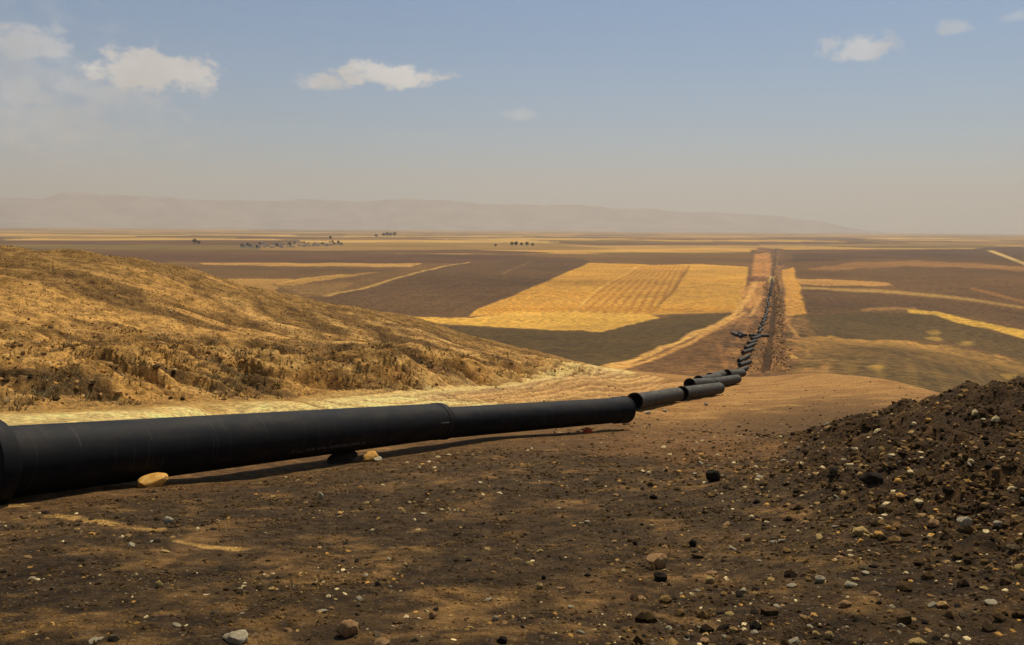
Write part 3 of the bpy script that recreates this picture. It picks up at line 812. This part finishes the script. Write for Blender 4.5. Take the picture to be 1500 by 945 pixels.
RK = [
    (962, 822, 34, 24, S_or, 'rounded orange stone standing alone on the dark soil, between the pipe and the picture bottom', 2),
    (1044, 697, 22, 22, S_dark, 'dark clod standing up on the edge of the dark soil beyond the orange stone', 3),
    (966, 845, 24, 14, S_dark, 'dark clod just in front of the rounded orange stone', 4),
    (246, 762, 15, 12, S_pale, 'small pale stone at the end of the straw-coloured streak', 5),
    (508, 920, 36, 28, S_or, 'broad tan slab stone lying flat at the bottom edge, left of the middle', 6),
    (345, 934, 46, 16, S_pale, 'long pale whitish stone at the very bottom edge of the ground', 7),
    (560, 941, 24, 14, S_or, 'small orange stone at the bottom edge beside the broad tan slab', 8),
    (233, 857, 13, 11, S_yel, 'small round yellowish stone on the sandy patch below the streaks', 9),
    (470, 726, 9, 12, S_pale, 'small white upright stone on the dark soil below the near pipe', 10),
    (1262, 779, 26, 16, S_yel, 'yellow stone halfway up the foot of the dark mound', 11),
    (1293, 748, 20, 13, S_brown, 'smooth pinkish brown stone above the yellow stone on the mound foot', 12),
    (1367, 766, 17, 13, S_or, 'tan stone on the mound, right of the pinkish brown stone', 13),
    (1412, 765, 20, 17, S_pale, 'pale double-topped stone on the mound flank, right of the tan stone', 14),
    (1461, 771, 12, 11, S_pale, 'small pale stone near the right edge of the mound flank', 15),
    (1200, 850, 17, 11, S_pale, 'pale sloping stone on the gravelly slope below the mound foot', 16),
    (1245, 857, 20, 8, S_pale, 'thin pale flake beside the sloping stone on the gravelly slope', 17),
    (1237, 886, 20, 10, S_or, 'flat tan stone low on the gravelly slope', 18),
    (1276, 702, 34, 18, S_dark, 'largest dark clod on the upper flank of the mound foot', 19),
    (1222, 692, 16, 10, S_dark, 'small dark clod left of the largest one on the mound foot', 20),
    (1215, 932, 15, 13, S_yel, 'left of two bright yellow stones at the bottom of the slope', 21),
    (1195, 931, 13, 12, S_yel, 'pale yellow stone left of its twin at the bottom of the slope', 22),
    (1345, 940, 26, 12, S_yel, 'yellow stone cut by the bottom edge of the picture', 23),
    (1015, 796, 14, 13, S_dark, 'grey clod right of the orange stone', 24),
    (1106, 916, 18, 15, S_dark, 'black clod near the bottom edge, below the gravelly slope', 25),
    (1493, 835, 14, 16, S_yel, 'yellow stone at the right edge of the mound flank', 26),
    (1040, 850, 14, 12, S_yel, 'yellow stone between the orange stone and the gravelly slope', 27),
    (790, 858, 12, 10, S_yel, 'yellow stone in the middle of the gravelly ground', 28),
    (796, 846, 8, 8, S_dark, 'small black clod behind the yellow stone in the middle gravel', 29),
    (725, 906, 12, 10, S_pale, 'pale stone in the gravel near the bottom middle', 30),
    (735, 937, 18, 12, S_dark, 'dark clod at the bottom middle edge', 31),
    (634, 901, 12, 14, S_or, 'orange stone in the gravel left of the bottom middle', 32),
    (553, 854, 12, 9, S_brown, 'brown stone on the soil above the broad tan slab', 33),
    (930, 796, 10, 8, S_dark, 'small dark clod left of the orange stone', 34),
    (958, 728, 14, 9, S_dark, 'dark clod on the brown ground beyond the orange stone, toward the pipe', 35),
    (1108, 735, 12, 8, S_dark, 'dark clod between the standing dark clod and the mound foot', 36),
]
for (px, py, w, h, m, lab, sd) in RK:
    lab = lab.replace('left of two bright yellow', 'bright yellow twin of two')
    rock(px, py, w, h, m, lab, seed=sd % 12 + 1)
# stones that carry the pipes
S_warm = stone_mat('orange yellow rubble', (.70, .33, .06), (.85, .50, .14))
def under(p0, p1, t, off, m, size, label, seed, name='support_stone', squash=.8):
    p = np.array(p0) + (np.array(p1) - np.array(p0)) * t
    d = (np.array(p1) - np.array(p0))[:2]; d /= np.linalg.norm(d); s = np.array([d[1], -d[0]])
    x, y = p[:2] + s * off
    key = (seed, m.name)
    if key not in protos:
        me = rock_mesh('stone_%d' % seed, seed); me.materials.append(m); protos[key] = me
    o = bpy.data.objects.new(name, protos[key]); col.objects.link(o)
    o.location = (x, y, H(x, y)[0] + size[2] * .35); o.scale = size; o.rotation_euler = (0, 0, math.atan2(d[1], d[0]) + random.uniform(-.2, .2))
    tag(o, label, 'rock')
    return o
def t_for_px(p0, p1, px):
    best = min(((abs(project(*(np.array(p0) + (np.array(p1) - np.array(p0)) * t))[0] - px), t) for t in np.linspace(0, 1, 400)))
    return best[1]
A0, A1, B0, B1 = [np.array(v) for v in (a0, a1, b0, b1)]
under(A0, A1, t_for_px(A0, A1, 182), .60, S_warm, (.36, .2, .22), 'half-round yellow-orange stone wedged in front of the near pipe', 5)
under(A0, A1, t_for_px(A0, A1, 498), .05, S_dark, (.5, .3, .28), 'dark block carrying the near pipe, behind the orange-yellow stones', 9)
under(A0, A1, t_for_px(A0, A1, 514), .60, S_warm, (.30, .2, .24), 'orange-yellow stone propping the near pipe before its joint', 10)
under(A0, A1, t_for_px(A0, A1, 512), .84, S_pale, (.15, .12, .11), 'smaller pale stone at the foot of the orange-yellow stone', 3)
under(B0, B1, t_for_px(B0, B1, 848), .40, S_red, (.2, .16, .22), 'small red block under the second black pipe near its far end', 8, 'red_block')
for i, (px, py, w, h, lab) in enumerate([(949, 605, 10, 6, 'white stone at the open end of the first grey pipe'), (974, 602, 7, 5, 'pinkish white stone under the middle of the first grey pipe'),
                                          (1034, 592, 7, 6, 'white stone under the second grey pipe'), (1057, 572, 5, 4, 'white stone under the pipe right of the double row')]):
    rock(px, py, w, h, S_pale, lab, rmin=40, seed=3 + i, name='support_stone')
# medium stones, copied from a few shapes
mats_ = [S_pale, S_brown, S_dark, S_or, S_yel]
words = {0: 'pale', 1: 'brown', 2: 'dark', 3: 'tan', 4: 'yellowish'}
for k in range(230):
    if k < 110: px, py = random.uniform(1000, 1500), random.uniform(640, 945)
    else: px, py = random.uniform(0, 1200), 700 + 245 * random.random() ** .8
    t = random.choices(range(5), (3, 3, 5, 2, 1))[0]
    w = at(px, py, 4, 40); r = np.linalg.norm(w)
    s = random.uniform(.018, .05) * (1 if k > 60 else 1.4) * (r / 8) ** .5
    m = mats_[t]; sd = 1 + k % 12; key = (sd, m.name)
    if key not in protos:
        me = rock_mesh('stone_%d' % sd, sd); me.materials.append(m); protos[key] = me
    o = bpy.data.objects.new('stone', protos[key]); col.objects.link(o)
    o.location = (w[0], w[1], H(*w)[0] + s * .15); o.scale = (s, s * random.uniform(.5, .9), s * random.uniform(.45, .8)); o.rotation_euler = (random.uniform(-.4, .4), random.uniform(-.4, .4), random.uniform(0, 6))
    place = 'dark mound and its foot' if px > 1050 and py < 800 else ('gravelly slope below the mound' if px > 1050 else ('near dark soil' if px > 500 else 'soil in front of the near pipe'))
    tag(o, 'small loose %s stone on the %s' % (words[t], place), 'stone', NG + ', %s, %s' % (words[t], place))

# gravel: tens of thousands of crumbs, one uncountable thing
def ico():
    bm = bmesh.new(); bmesh.ops.create_icosphere(bm, subdivisions=1, radius=1)
    v = np.array([x.co[:] for x in bm.verts]); f = np.array([[x.index for x in t.verts] for t in bm.faces]); bm.free()
    return v, f
IV, IF = ico()
def scatter(name, P, S, colr, m, flat=(.45, .8), sink=.2, tilt=.5):
    n = len(P); r_ = np.random.default_rng(len(name) + n)
    V = IV[None] * (1 + r_.uniform(-.38, .3, (n, len(IV), 1)))
    V = V * np.stack([np.ones(n), r_.uniform(.5, 1, n), r_.uniform(*flat, n)], -1)[:, None]
    az = r_.uniform(0, 2 * np.pi, n); tx = r_.uniform(-tilt, tilt, n)
    c, s = np.cos(tx)[:, None], np.sin(tx)[:, None]
    V = np.stack([V[..., 0], V[..., 1] * c - V[..., 2] * s, V[..., 1] * s + V[..., 2] * c], -1)
    c, s = np.cos(az)[:, None], np.sin(az)[:, None]
    V = np.stack([V[..., 0] * c - V[..., 1] * s, V[..., 0] * s + V[..., 1] * c, V[..., 2]], -1)
    V = V * S[:, None, None]
    z = H(P[:, 0], P[:, 1]) + S * sink
    V = V + np.stack([P[:, 0], P[:, 1], z], -1)[:, None]
    Fc = (IF[None] + (np.arange(n) * len(IV))[:, None, None]).reshape(-1, 3)
    cc = np.repeat(colr, len(IV), 0)
    o = mesh_obj(name, V.reshape(-1, 3), Fc, m, cc, smooth=False, kind='stuff')
    return o
def crumb_mat(name):
    m, nt, bs = mat(name)
    a_ = nnode(nt, 'ShaderNodeAttribute'); a_.attribute_name = 'Col'
    tc = nnode(nt, 'ShaderNodeTexCoord'); n1 = noise(nt, tc.outputs['Object'], 30, 4, .7)
    nt.links.new(mixc(nt, ramp(nt, n1, .3, .7), mixc(nt, 1., a_.outputs['Color'], (.65, .63, .6), 'MULTIPLY'), mixc(nt, 1., a_.outputs['Color'], (1.25, 1.25, 1.25), 'MULTIPLY')), bs.inputs['Base Color'])
    bs.inputs['Roughness'].default_value = 1; bs.inputs['Specular IOR Level'].default_value = .04
    return m
M_crumb = crumb_mat('stone crumbs')
CP = np.array([srgb(56, 43, 28), srgb(84, 65, 40), srgb(120, 92, 54), srgb(164, 130, 80), srgb(216, 190, 136), srgb(196, 146, 74)])
def pick(n, w, r_): return CP[r_.choice(len(CP), n, p=np.array(w) / sum(w))] * r_.uniform(.75, 1.2, (n, 1))
r_ = np.random.default_rng(3)
n = 52000
az = r_.uniform(math.radians(-37), math.radians(45), n); rr = np.exp(r_.uniform(math.log(4.2), math.log(34), n))
P = np.stack([rr * np.sin(az), rr * np.cos(az)], -1)
mw = lookup(MW, P[:, 0], P[:, 1]); dens = .10 + 1.1 * np.clip(fbm(P[:, 0], P[:, 1], 2.2, 4, 420) + .05, 0, 1) + .8 * mw + .35 * sstep(0, .35, az)
# gravel stays clear of the pipe line and thins on the sandy side
side = (P[:, 0] - A0[0]) * (A1 - A0)[1] - (P[:, 1] - A0[1]) * (A1 - A0)[0]
ok = (r_.random(n) < dens) & (side / np.linalg.norm((A1 - A0)[:2]) > 1.1)
P = P[ok]; rr = rr[ok]; mw = mw[ok]; n = len(P)
S = (.005 + .030 * r_.random(n) ** 5) * (rr / 7) ** .75 * (1 + .5 * mw)
cc = pick(n, (3.5, 5, 4, 2.4, 1.5, 1.2), r_)
scatter('gravel', P, S, cc, M_crumb, sink=-.05)
# crumbly soil of the ground's own colour
n = 105000
az = r_.uniform(math.radians(-37), math.radians(48), n); rr = np.exp(r_.uniform(math.log(4.0), math.log(24), n))
P = np.stack([rr * np.sin(az), rr * np.cos(az)], -1)
side = (P[:, 0] - A0[0]) * (A1 - A0)[1] - (P[:, 1] - A0[1]) * (A1 - A0)[0]
kl = fbm(P[:, 0], P[:, 1], 1.3, 4, 430)
ok = (r_.random(n) < .25 + 1.2 * np.clip(kl + .1, 0, 1)) & (side / np.linalg.norm((A1 - A0)[:2]) > .9)
P = P[ok]; rr = rr[ok]; n = len(P)
scatter('soil_crumbs_rubble', P, (.006 + .022 * r_.random(n) ** 4) * (rr / 7) ** .8, lookup(C, P[:, 0], P[:, 1]) * r_.uniform(.7, 1.35, (n, 1)), M_crumb, (.5, 1.), sink=-.1)
# clods heaped on the mound
n = 21000
az = r_.uniform(math.radians(8), math.radians(50), n); rr = np.exp(r_.uniform(math.log(4.5), math.log(26), n))
P = np.stack([rr * np.sin(az), rr * np.cos(az)], -1); mw = lookup(MW, P[:, 0], P[:, 1])
ok = r_.random(n) < mw * .9 + .04
P = P[ok]; n = len(P); rr = rr[ok]
scatter('mound_rubble', P, .012 + .06 * r_.random(n) ** 5 + .012 * r_.random(n), pick(n, (6, 10, 6, 1.3, .35, .6), r_), M_crumb, (.5, .95))
# broken ground on the cut bank and bench
n = 60000
az = r_.uniform(math.radians(-37), math.radians(7), n); rr = np.exp(r_.uniform(math.log(28), math.log(85), n))
P = np.stack([rr * np.sin(az), rr * np.cos(az)], -1); bw = lookup(bankw, P[:, 0], P[:, 1]); cl = lookup(hn2, P[:, 0], P[:, 1])
ok = r_.random(n) < .75 * bw * (.15 + .8 * np.clip(cl + .1, 0, 1))
P = P[ok]; n = len(P)
scatter('bank_rubble', P, .035 + .17 * r_.random(n) ** 4, pick(n, (.3, 1.5, 5, 5, .4, 5), r_), M_crumb, (.35, .8), sink=-.1)
n = 7000
az = r_.uniform(math.radians(-5), math.radians(32), n); rr = np.exp(r_.uniform(math.log(30), math.log(112), n))
P = np.stack([rr * np.sin(az), rr * np.cos(az)], -1)
cl = lookup(nz3, P[:, 0], P[:, 1]); ok = (r_.random(n) < .25 + .5 * np.clip(cl, 0, 1)) & (lookup(Sg, P[:, 0], P[:, 1]) < 5)
P = P[ok]; n = len(P)
scatter('bench_rubble', P, (.02 + .09 * r_.random(n) ** 4), pick(n, (2, 4, 5, 4, 1, 4), r_), M_crumb)

n = 52000
az = r_.uniform(math.radians(-37), math.radians(6), n); rr = np.exp(r_.uniform(math.log(33), math.log(100), n))
P = np.stack([rr * np.sin(az), rr * np.cos(az)], -1); hw = lookup(hillw, P[:, 0], P[:, 1]); hq = lookup(hn, P[:, 0], P[:, 1])
ok = r_.random(n) < hw * (.15 + .7 * np.clip(hq + .25, 0, 1)); P = P[ok]; n = len(P)
scatter('hill_rubble', P, .025 + .06 * r_.random(n) ** 3, pick(n, (.8, 3, 5, 5, 1.2, 4), r_), M_crumb, (.5, 1.1), sink=.1)
# lumps of dug soil along the trench
n = 9000
_k = r_.integers(0, len(trench_pts) - 1, n); _q = r_.random(n)
_A = np.array(trench_pts)[_k]; _B = np.array(trench_pts)[_k + 1]; _d = _B - _A; _L = np.linalg.norm(_d, axis=1); _d = _d / _L[:, None]
_k2 = r_.random(n) < _L / 260
_o = np.where(r_.random(n) < .62, r_.normal(3.6, 1.3, n), r_.normal(-4.5, 2.2, n))
P = _A + _d * (_q * _L)[:, None] + np.stack([_d[:, 1], -_d[:, 0]], -1) * _o[:, None]
rr = np.hypot(P[:, 0], P[:, 1]); ok = (rr > 150) & (rr < 900) & (np.abs(_o) > 1.2); P = P[ok]; n = len(P)
scatter('trench_rubble', P, (.07 + .32 * r_.random(n) ** 4) * (1 + np.hypot(P[:, 0], P[:, 1]) / 700), np.array([srgb(120, 88, 58), srgb(176, 132, 88), srgb(84, 62, 42), srgb(206, 160, 112)])[r_.choice(4, n)] * .85, M_crumb, (.5, .9), sink=.1)
# dry grass and low scrub
def tufts(name, P, hgt, colr, m, blades=7, spread=.5, lean=.5):
    n = len(P); r_ = np.random.default_rng(n)
    nb = n * blades
    base = np.repeat(P, blades, 0); hh = np.repeat(hgt, blades) * r_.uniform(.5, 1.1, nb)
    a = r_.uniform(0, 2 * np.pi, nb); rad = np.repeat(hgt, blades) * spread * r_.random(nb)
    bxy = base + np.stack([np.cos(a), np.sin(a)], -1) * rad[:, None]
    z = H(base[:, 0], base[:, 1]) - .02
    a2 = r_.uniform(0, np.pi, nb); wd = hh * r_.uniform(.05, .13, nb)
    wv = np.stack([np.cos(a2), np.sin(a2)], -1) * wd[:, None]
    tip = bxy + np.stack([np.cos(a), np.sin(a)], -1) * (hh * lean * r_.random(nb))[:, None]
    v = np.empty((nb, 3, 3)); v[:, 0, :2] = bxy - wv; v[:, 1, :2] = bxy + wv; v[:, 2, :2] = tip
    v[:, 0, 2] = z; v[:, 1, 2] = z; v[:, 2, 2] = z + hh
    f = np.arange(nb * 3).reshape(-1, 3)
    return mesh_obj(name, v.reshape(-1, 3), f, m, np.repeat(np.repeat(colr, blades, 0), 3, 0), smooth=False, kind='stuff')
GP = np.array([srgb(206, 168, 100), srgb(182, 146, 80), srgb(228, 192, 120), srgb(140, 116, 66)])
n = 42000
az = r_.uniform(math.radians(-37), math.radians(6), n); rr = np.exp(r_.uniform(math.log(33), math.log(100), n))
P = np.stack([rr * np.sin(az), rr * np.cos(az)], -1); sg = lookup(Sg, P[:, 0], P[:, 1]); hw = lookup(hillw, P[:, 0], P[:, 1]); hq = lookup(hn, P[:, 0], P[:, 1])
ok = r_.random(n) < hw * (.25 + .6 * sstep(3.0, 4.4, sg)) * (.5 + np.clip(hq + .3, 0, 1))
P = P[ok]; n = len(P)
tufts('dry_grass', P, r_.uniform(.07, .19, n), GP[r_.choice(4, n, p=(.35, .3, .15, .2))] * r_.uniform(.8, 1.15, (n, 1)), M_crumb, 7)
n = 9000
az = r_.uniform(math.radians(-37), math.radians(6), n); rr = np.exp(r_.uniform(math.log(30), math.log(86), n))
P = np.stack([rr * np.sin(az), rr * np.cos(az)], -1); bw = lookup(bankw, P[:, 0], P[:, 1]); cl = fbm(P[:, 0], P[:, 1], 6, 3, 400)
ok = r_.random(n) < bw * sstep(.0, .5, cl + .1)
P = P[ok]; n = len(P)
tufts('scrub_undergrowth', P, r_.uniform(.12, .32, n), np.array([srgb(150, 132, 92), srgb(118, 102, 68), srgb(178, 152, 104)])[r_.choice(3, n)], M_crumb, 22, 1.1, 1.6)

# ------------------------------------------------------------------ far village and trees
M_wall = stone_mat('plastered wall', (.62, .56, .44), (.78, .72, .60)); M_roof = stone_mat('mud roof', (.42, .35, .25), (.55, .47, .34))
M_win = mat('dark window')[0]; M_win.node_tree.nodes['Principled BSDF'].inputs['Base Color'].default_value = (.03, .03, .03, 1)
M_leaf = stone_mat('tree foliage', (.035, .04, .018), (.07, .08, .03)); M_bark = stone_mat('bark', (.05, .04, .03), (.10, .07, .05))
def box_mesh(name, bxs, m):
    bm = bmesh.new()
    for (x0, x1, y0, y1, z0, z1) in bxs:
        r = bmesh.ops.create_cube(bm, size=1)
        bmesh.ops.scale(bm, vec=(x1 - x0, y1 - y0, z1 - z0), verts=r['verts']); bmesh.ops.translate(bm, vec=((x0 + x1) / 2, (y0 + y1) / 2, (z0 + z1) / 2), verts=r['verts'])
    me = bpy.data.meshes.new(name); bm.to_mesh(me); bm.free(); me.materials.append(m); return me
hw_ = box_mesh('house_wall', [(-6, 6, -4, 4, -1.5, 3.2)], M_wall)
hr_ = box_mesh('house_roof', [(-6.4, 6.4, -4.4, 4.4, 3.2, 3.6)], M_roof)
hwin = box_mesh('house_window', [(-.6, .6, -4.05, -3.98, 1.2, 2.3)], M_win)
hdoor = box_mesh('house_door', [(-.5, .5, -4.05, -3.98, 0, 2.1)], M_win)
def house(x, y, s, rz, label, h=1.):
    o = bpy.data.objects.new('house', None); col.objects.link(o); o.location = (x, y, H(x, y)[0]); o.rotation_euler = (0, 0, rz); o.scale = (s, s, s * h)
    tag(o, label, 'house', 'houses of the far village')
    for nm, me, dx in (('wall', hw_, 0), ('roof', hr_, 0), ('window', hwin, -3.5), ('window', hwin, 3.5), ('door', hdoor, 0)):
        c = bpy.data.objects.new(nm, me); col.objects.link(c); c.parent = o; c.location = (dx, 0, 0)
    return o
def crown_mesh(seed):
    r_ = np.random.default_rng(seed); V, Fc = [], []
    n = 260
    for i in range(n):
        d = r_.normal(size=3); d /= np.linalg.norm(d); rr_ = r_.uniform(.35, 1) ** .6 * (1 + .3 * math.sin(5 * d[0] + seed) * math.cos(4 * d[1]))
        c = d * rr_ * np.array([2.9, 2.9, 2.4]) + np.array([0, 0, 4.6]); s = r_.uniform(.3, .7)
        b = len(V)
        for k in range(3): V.append(c + r_.normal(size=3) * s)
        Fc.append((b, b + 1, b + 2))
    me = bpy.data.meshes.new('crown'); me.from_pydata([tuple(v) for v in V], [], Fc); me.materials.append(M_leaf); return me
def trunk_mesh():
    bm = bmesh.new(); bmesh.ops.create_cone(bm, segments=8, radius1=.32, radius2=.14, depth=4.4, cap_ends=True)
    bmesh.ops.translate(bm, vec=(0, 0, 1.9), verts=bm.verts)
    me = bpy.data.meshes.new('trunk'); bm.to_mesh(me); bm.free(); me.materials.append(M_bark); return me
crowns = [crown_mesh(k) for k in range(3)]; trunk = trunk_mesh()
def tree(x, y, s, label, group):
    o = bpy.data.objects.new('tree', None); col.objects.link(o); o.location = (x, y, H(x, y)[0]); o.rotation_euler = (0, 0, random.uniform(0, 6)); o.scale = (s, s, s)
    tag(o, label, 'tree', group)
    for nm, me in (('trunk', trunk), ('crown', random.choice(crowns))):
        c = bpy.data.objects.new(nm, me); col.objects.link(c); c.parent = o
for k in range(100):
    px = 352 + 150 * random.random() ** 1.1; t = (px - 352) / 150
    py = 362 - 4 * t + random.uniform(-4.2, 3.0) * (1 - .45 * t)
    w = at(px, py, 1200)
    if k % 4 == 2: tree(w[0], w[1], random.uniform(.8, 1.3), 'dark tree among the houses of the far village', 'trees of the far village')
    else: house(w[0], w[1], random.uniform(.5, 1.0), random.uniform(-1.2, .3), 'flat-roofed pale house in the far village on the plain', random.uniform(1, 1.5))
for (px, py, s, lab) in [(285, 358, 2.2, 'lone dark tree on the plain, left of the far village'), (291, 358.5, 1.6, 'lower tree right beside the lone dark tree left of the village'),
                    (484, 352, 1.6, 'dark tree at the right end of the far village'), (551, 348.5, 1.6, 'first tree of the row on the low rise beyond the village'),
                    (562, 347.6, 1.7, 'second tree of the row on the low rise'), (567, 347.4, 2.0, 'third tree of the row on the low rise'), (572, 347.3, 1.7, 'fourth tree of the row on the low rise'),
                    (578, 347.2, 1.9, 'last tree of the row on the low rise'), (726, 362, 1.3, 'outlying tree left of the grove on the middle plain'),
                    (750, 361, 1.9, 'broad dark tree in the grove on the middle plain'), (756, 361, 2.1, 'tallest dark tree in the grove on the middle plain'), (764, 361, 1.6, 'dark tree right of the tallest in the grove'),
                    (772, 361, 1.9, 'bushy tree near the end of the grove'), (780, 361.5, 1.5, 'last small tree of the grove on the middle plain')]:
    w = at(px, py, 900); tree(w[0], w[1], s * np.linalg.norm(w) / 2600, lab, 'scattered trees on the plain')

# ------------------------------------------------------------------ light, sky
sd_ = bpy.data.lights.new('sun', 'SUN'); sun = bpy.data.objects.new('sun', sd_); col.objects.link(sun)
sd_.energy = 4.4; sd_.angle = math.radians(.5); sd_.color = (1, .91, .76)
dv = Vector((math.sin(SUN_AZ) * math.cos(SUN_EL), math.cos(SUN_AZ) * math.cos(SUN_EL), math.sin(SUN_EL)))
sun.rotation_euler = dv.to_track_quat('Z', 'Y').to_euler()
w = bpy.data.worlds.new('World'); scene.world = w; w.use_nodes = True
nt = w.node_tree; bg = nt.nodes['Background']
sky = nnode(nt, 'ShaderNodeTexSky'); sky.sky_type = 'NISHITA'; sky.sun_disc = False
sky.sun_elevation = SUN_EL; sky.sun_rotation = SUN_AZ; sky.air_density = 1.; sky.dust_density = .6; sky.ozone_density = 3.; sky.altitude = 400
bg.inputs['Strength'].default_value = .078
tc = nnode(nt, 'ShaderNodeTexCoord'); sep = nnode(nt, 'ShaderNodeSeparateXYZ'); nt.links.new(tc.outputs['Generated'], sep.inputs[0])
def M(op, a, b=None, c=None):
    n_ = nnode(nt, 'ShaderNodeMath', operation=op)
    for i, v in enumerate((a, b, c)):
        if v is None: continue
        if hasattr(v, 'links'): nt.links.new(v, n_.inputs[i])
        else: n_.inputs[i].default_value = v
    return n_.outputs[0]
az_ = M('ARCTAN2', sep.outputs[0], sep.outputs[1]); el_ = M('ARCSINE', sep.outputs[2])
comb = nnode(nt, 'ShaderNodeCombineXYZ'); nt.links.new(az_, comb.inputs[0]); nt.links.new(M('MULTIPLY', el_, 1.5), comb.inputs[1])
cn = noise(nt, comb.outputs[0], 34, 9, .62); cn2 = noise(nt, comb.outputs[0], 9, 5, .55)
CL = [  # px, py, half width, half height, strength, softness
    (36, 62, 68, 28, .6, .7), (222, 106, 80, 34, .92, .5), (35, 138, 80, 28, .5, .9), (140, 134, 120, 26, .5, 1.), (70, 180, 190, 70, .5, 1.3), (30, 110, 130, 90, .35, 1.2), (565, 112, 82, 19, .9, .5), (473, 120, 36, 14, .8, .6),
    (1262, 74, 50, 18, .62, .6), (1315, 63, 14, 8, .25, .9), (1396, 42, 24, 10, .45, .8), (1490, 25, 22, 9, .3, .9), (765, 168, 24, 10, .38, .7), (600, 200, 60, 12, .14, .9), (290, 127, 20, 10, .5, .6), (120, 98, 14, 12, .3, .7)]
total = None
for (px, py, hw2, hh2, st, so) in CL:
    a_, e_ = azel(px, py); sa_, sb_ = hw2 / F * 1.12, hh2 / F * 1.12
    du = M('MULTIPLY', M('SUBTRACT', az_, a_), 1 / sa_)
    dvv = M('SUBTRACT', el_, e_)
    up_ = M('MULTIPLY', M('MAXIMUM', dvv, 0.), 1 / sb_); dn_ = M('MULTIPLY', M('MINIMUM', dvv, 0.), 1 / (sb_ * .8))
    rad = M('SQRT', M('ADD', M('MULTIPLY', du, du), M('ADD', M('MULTIPLY', up_, up_), M('MULTIPLY', dn_, dn_))))
    f = M('ADD', M('SUBTRACT', 1., rad), M('MULTIPLY', M('SUBTRACT', cn, .5), 2.5))
    mk = M('MULTIPLY', ramp(nt, f, -.05, so), st)
    total = mk if total is None else M('MAXIMUM', total, mk)
shade = ramp(nt, cn2, .35, .65, .82, 1.1)
ccol = nnode(nt, 'ShaderNodeVectorMath', operation='SCALE'); ccol.inputs[0].default_value = (9.5, 9.3, 9.0); nt.links.new(shade, ccol.inputs['Scale'])
tint = mixc(nt, 1., sky.outputs[0], (.58, .93, 1.08), 'MULTIPLY')
nt.links.new(mixc(nt, total, tint, ccol.outputs[0]), bg.inputs['Color'])

scene.render.engine = 'CYCLES'
scene.cycles.use_denoising = True
scene.cycles.max_bounces = 6; scene.cycles.volume_bounces = 1; scene.cycles.diffuse_bounces = 2
scene.cycles.volume_step_rate = 4
vs = scene.view_settings; vs.view_transform = 'Standard'; vs.look = 'None'; vs.exposure = 0; vs.gamma = 1; vs.use_curve_mapping = False
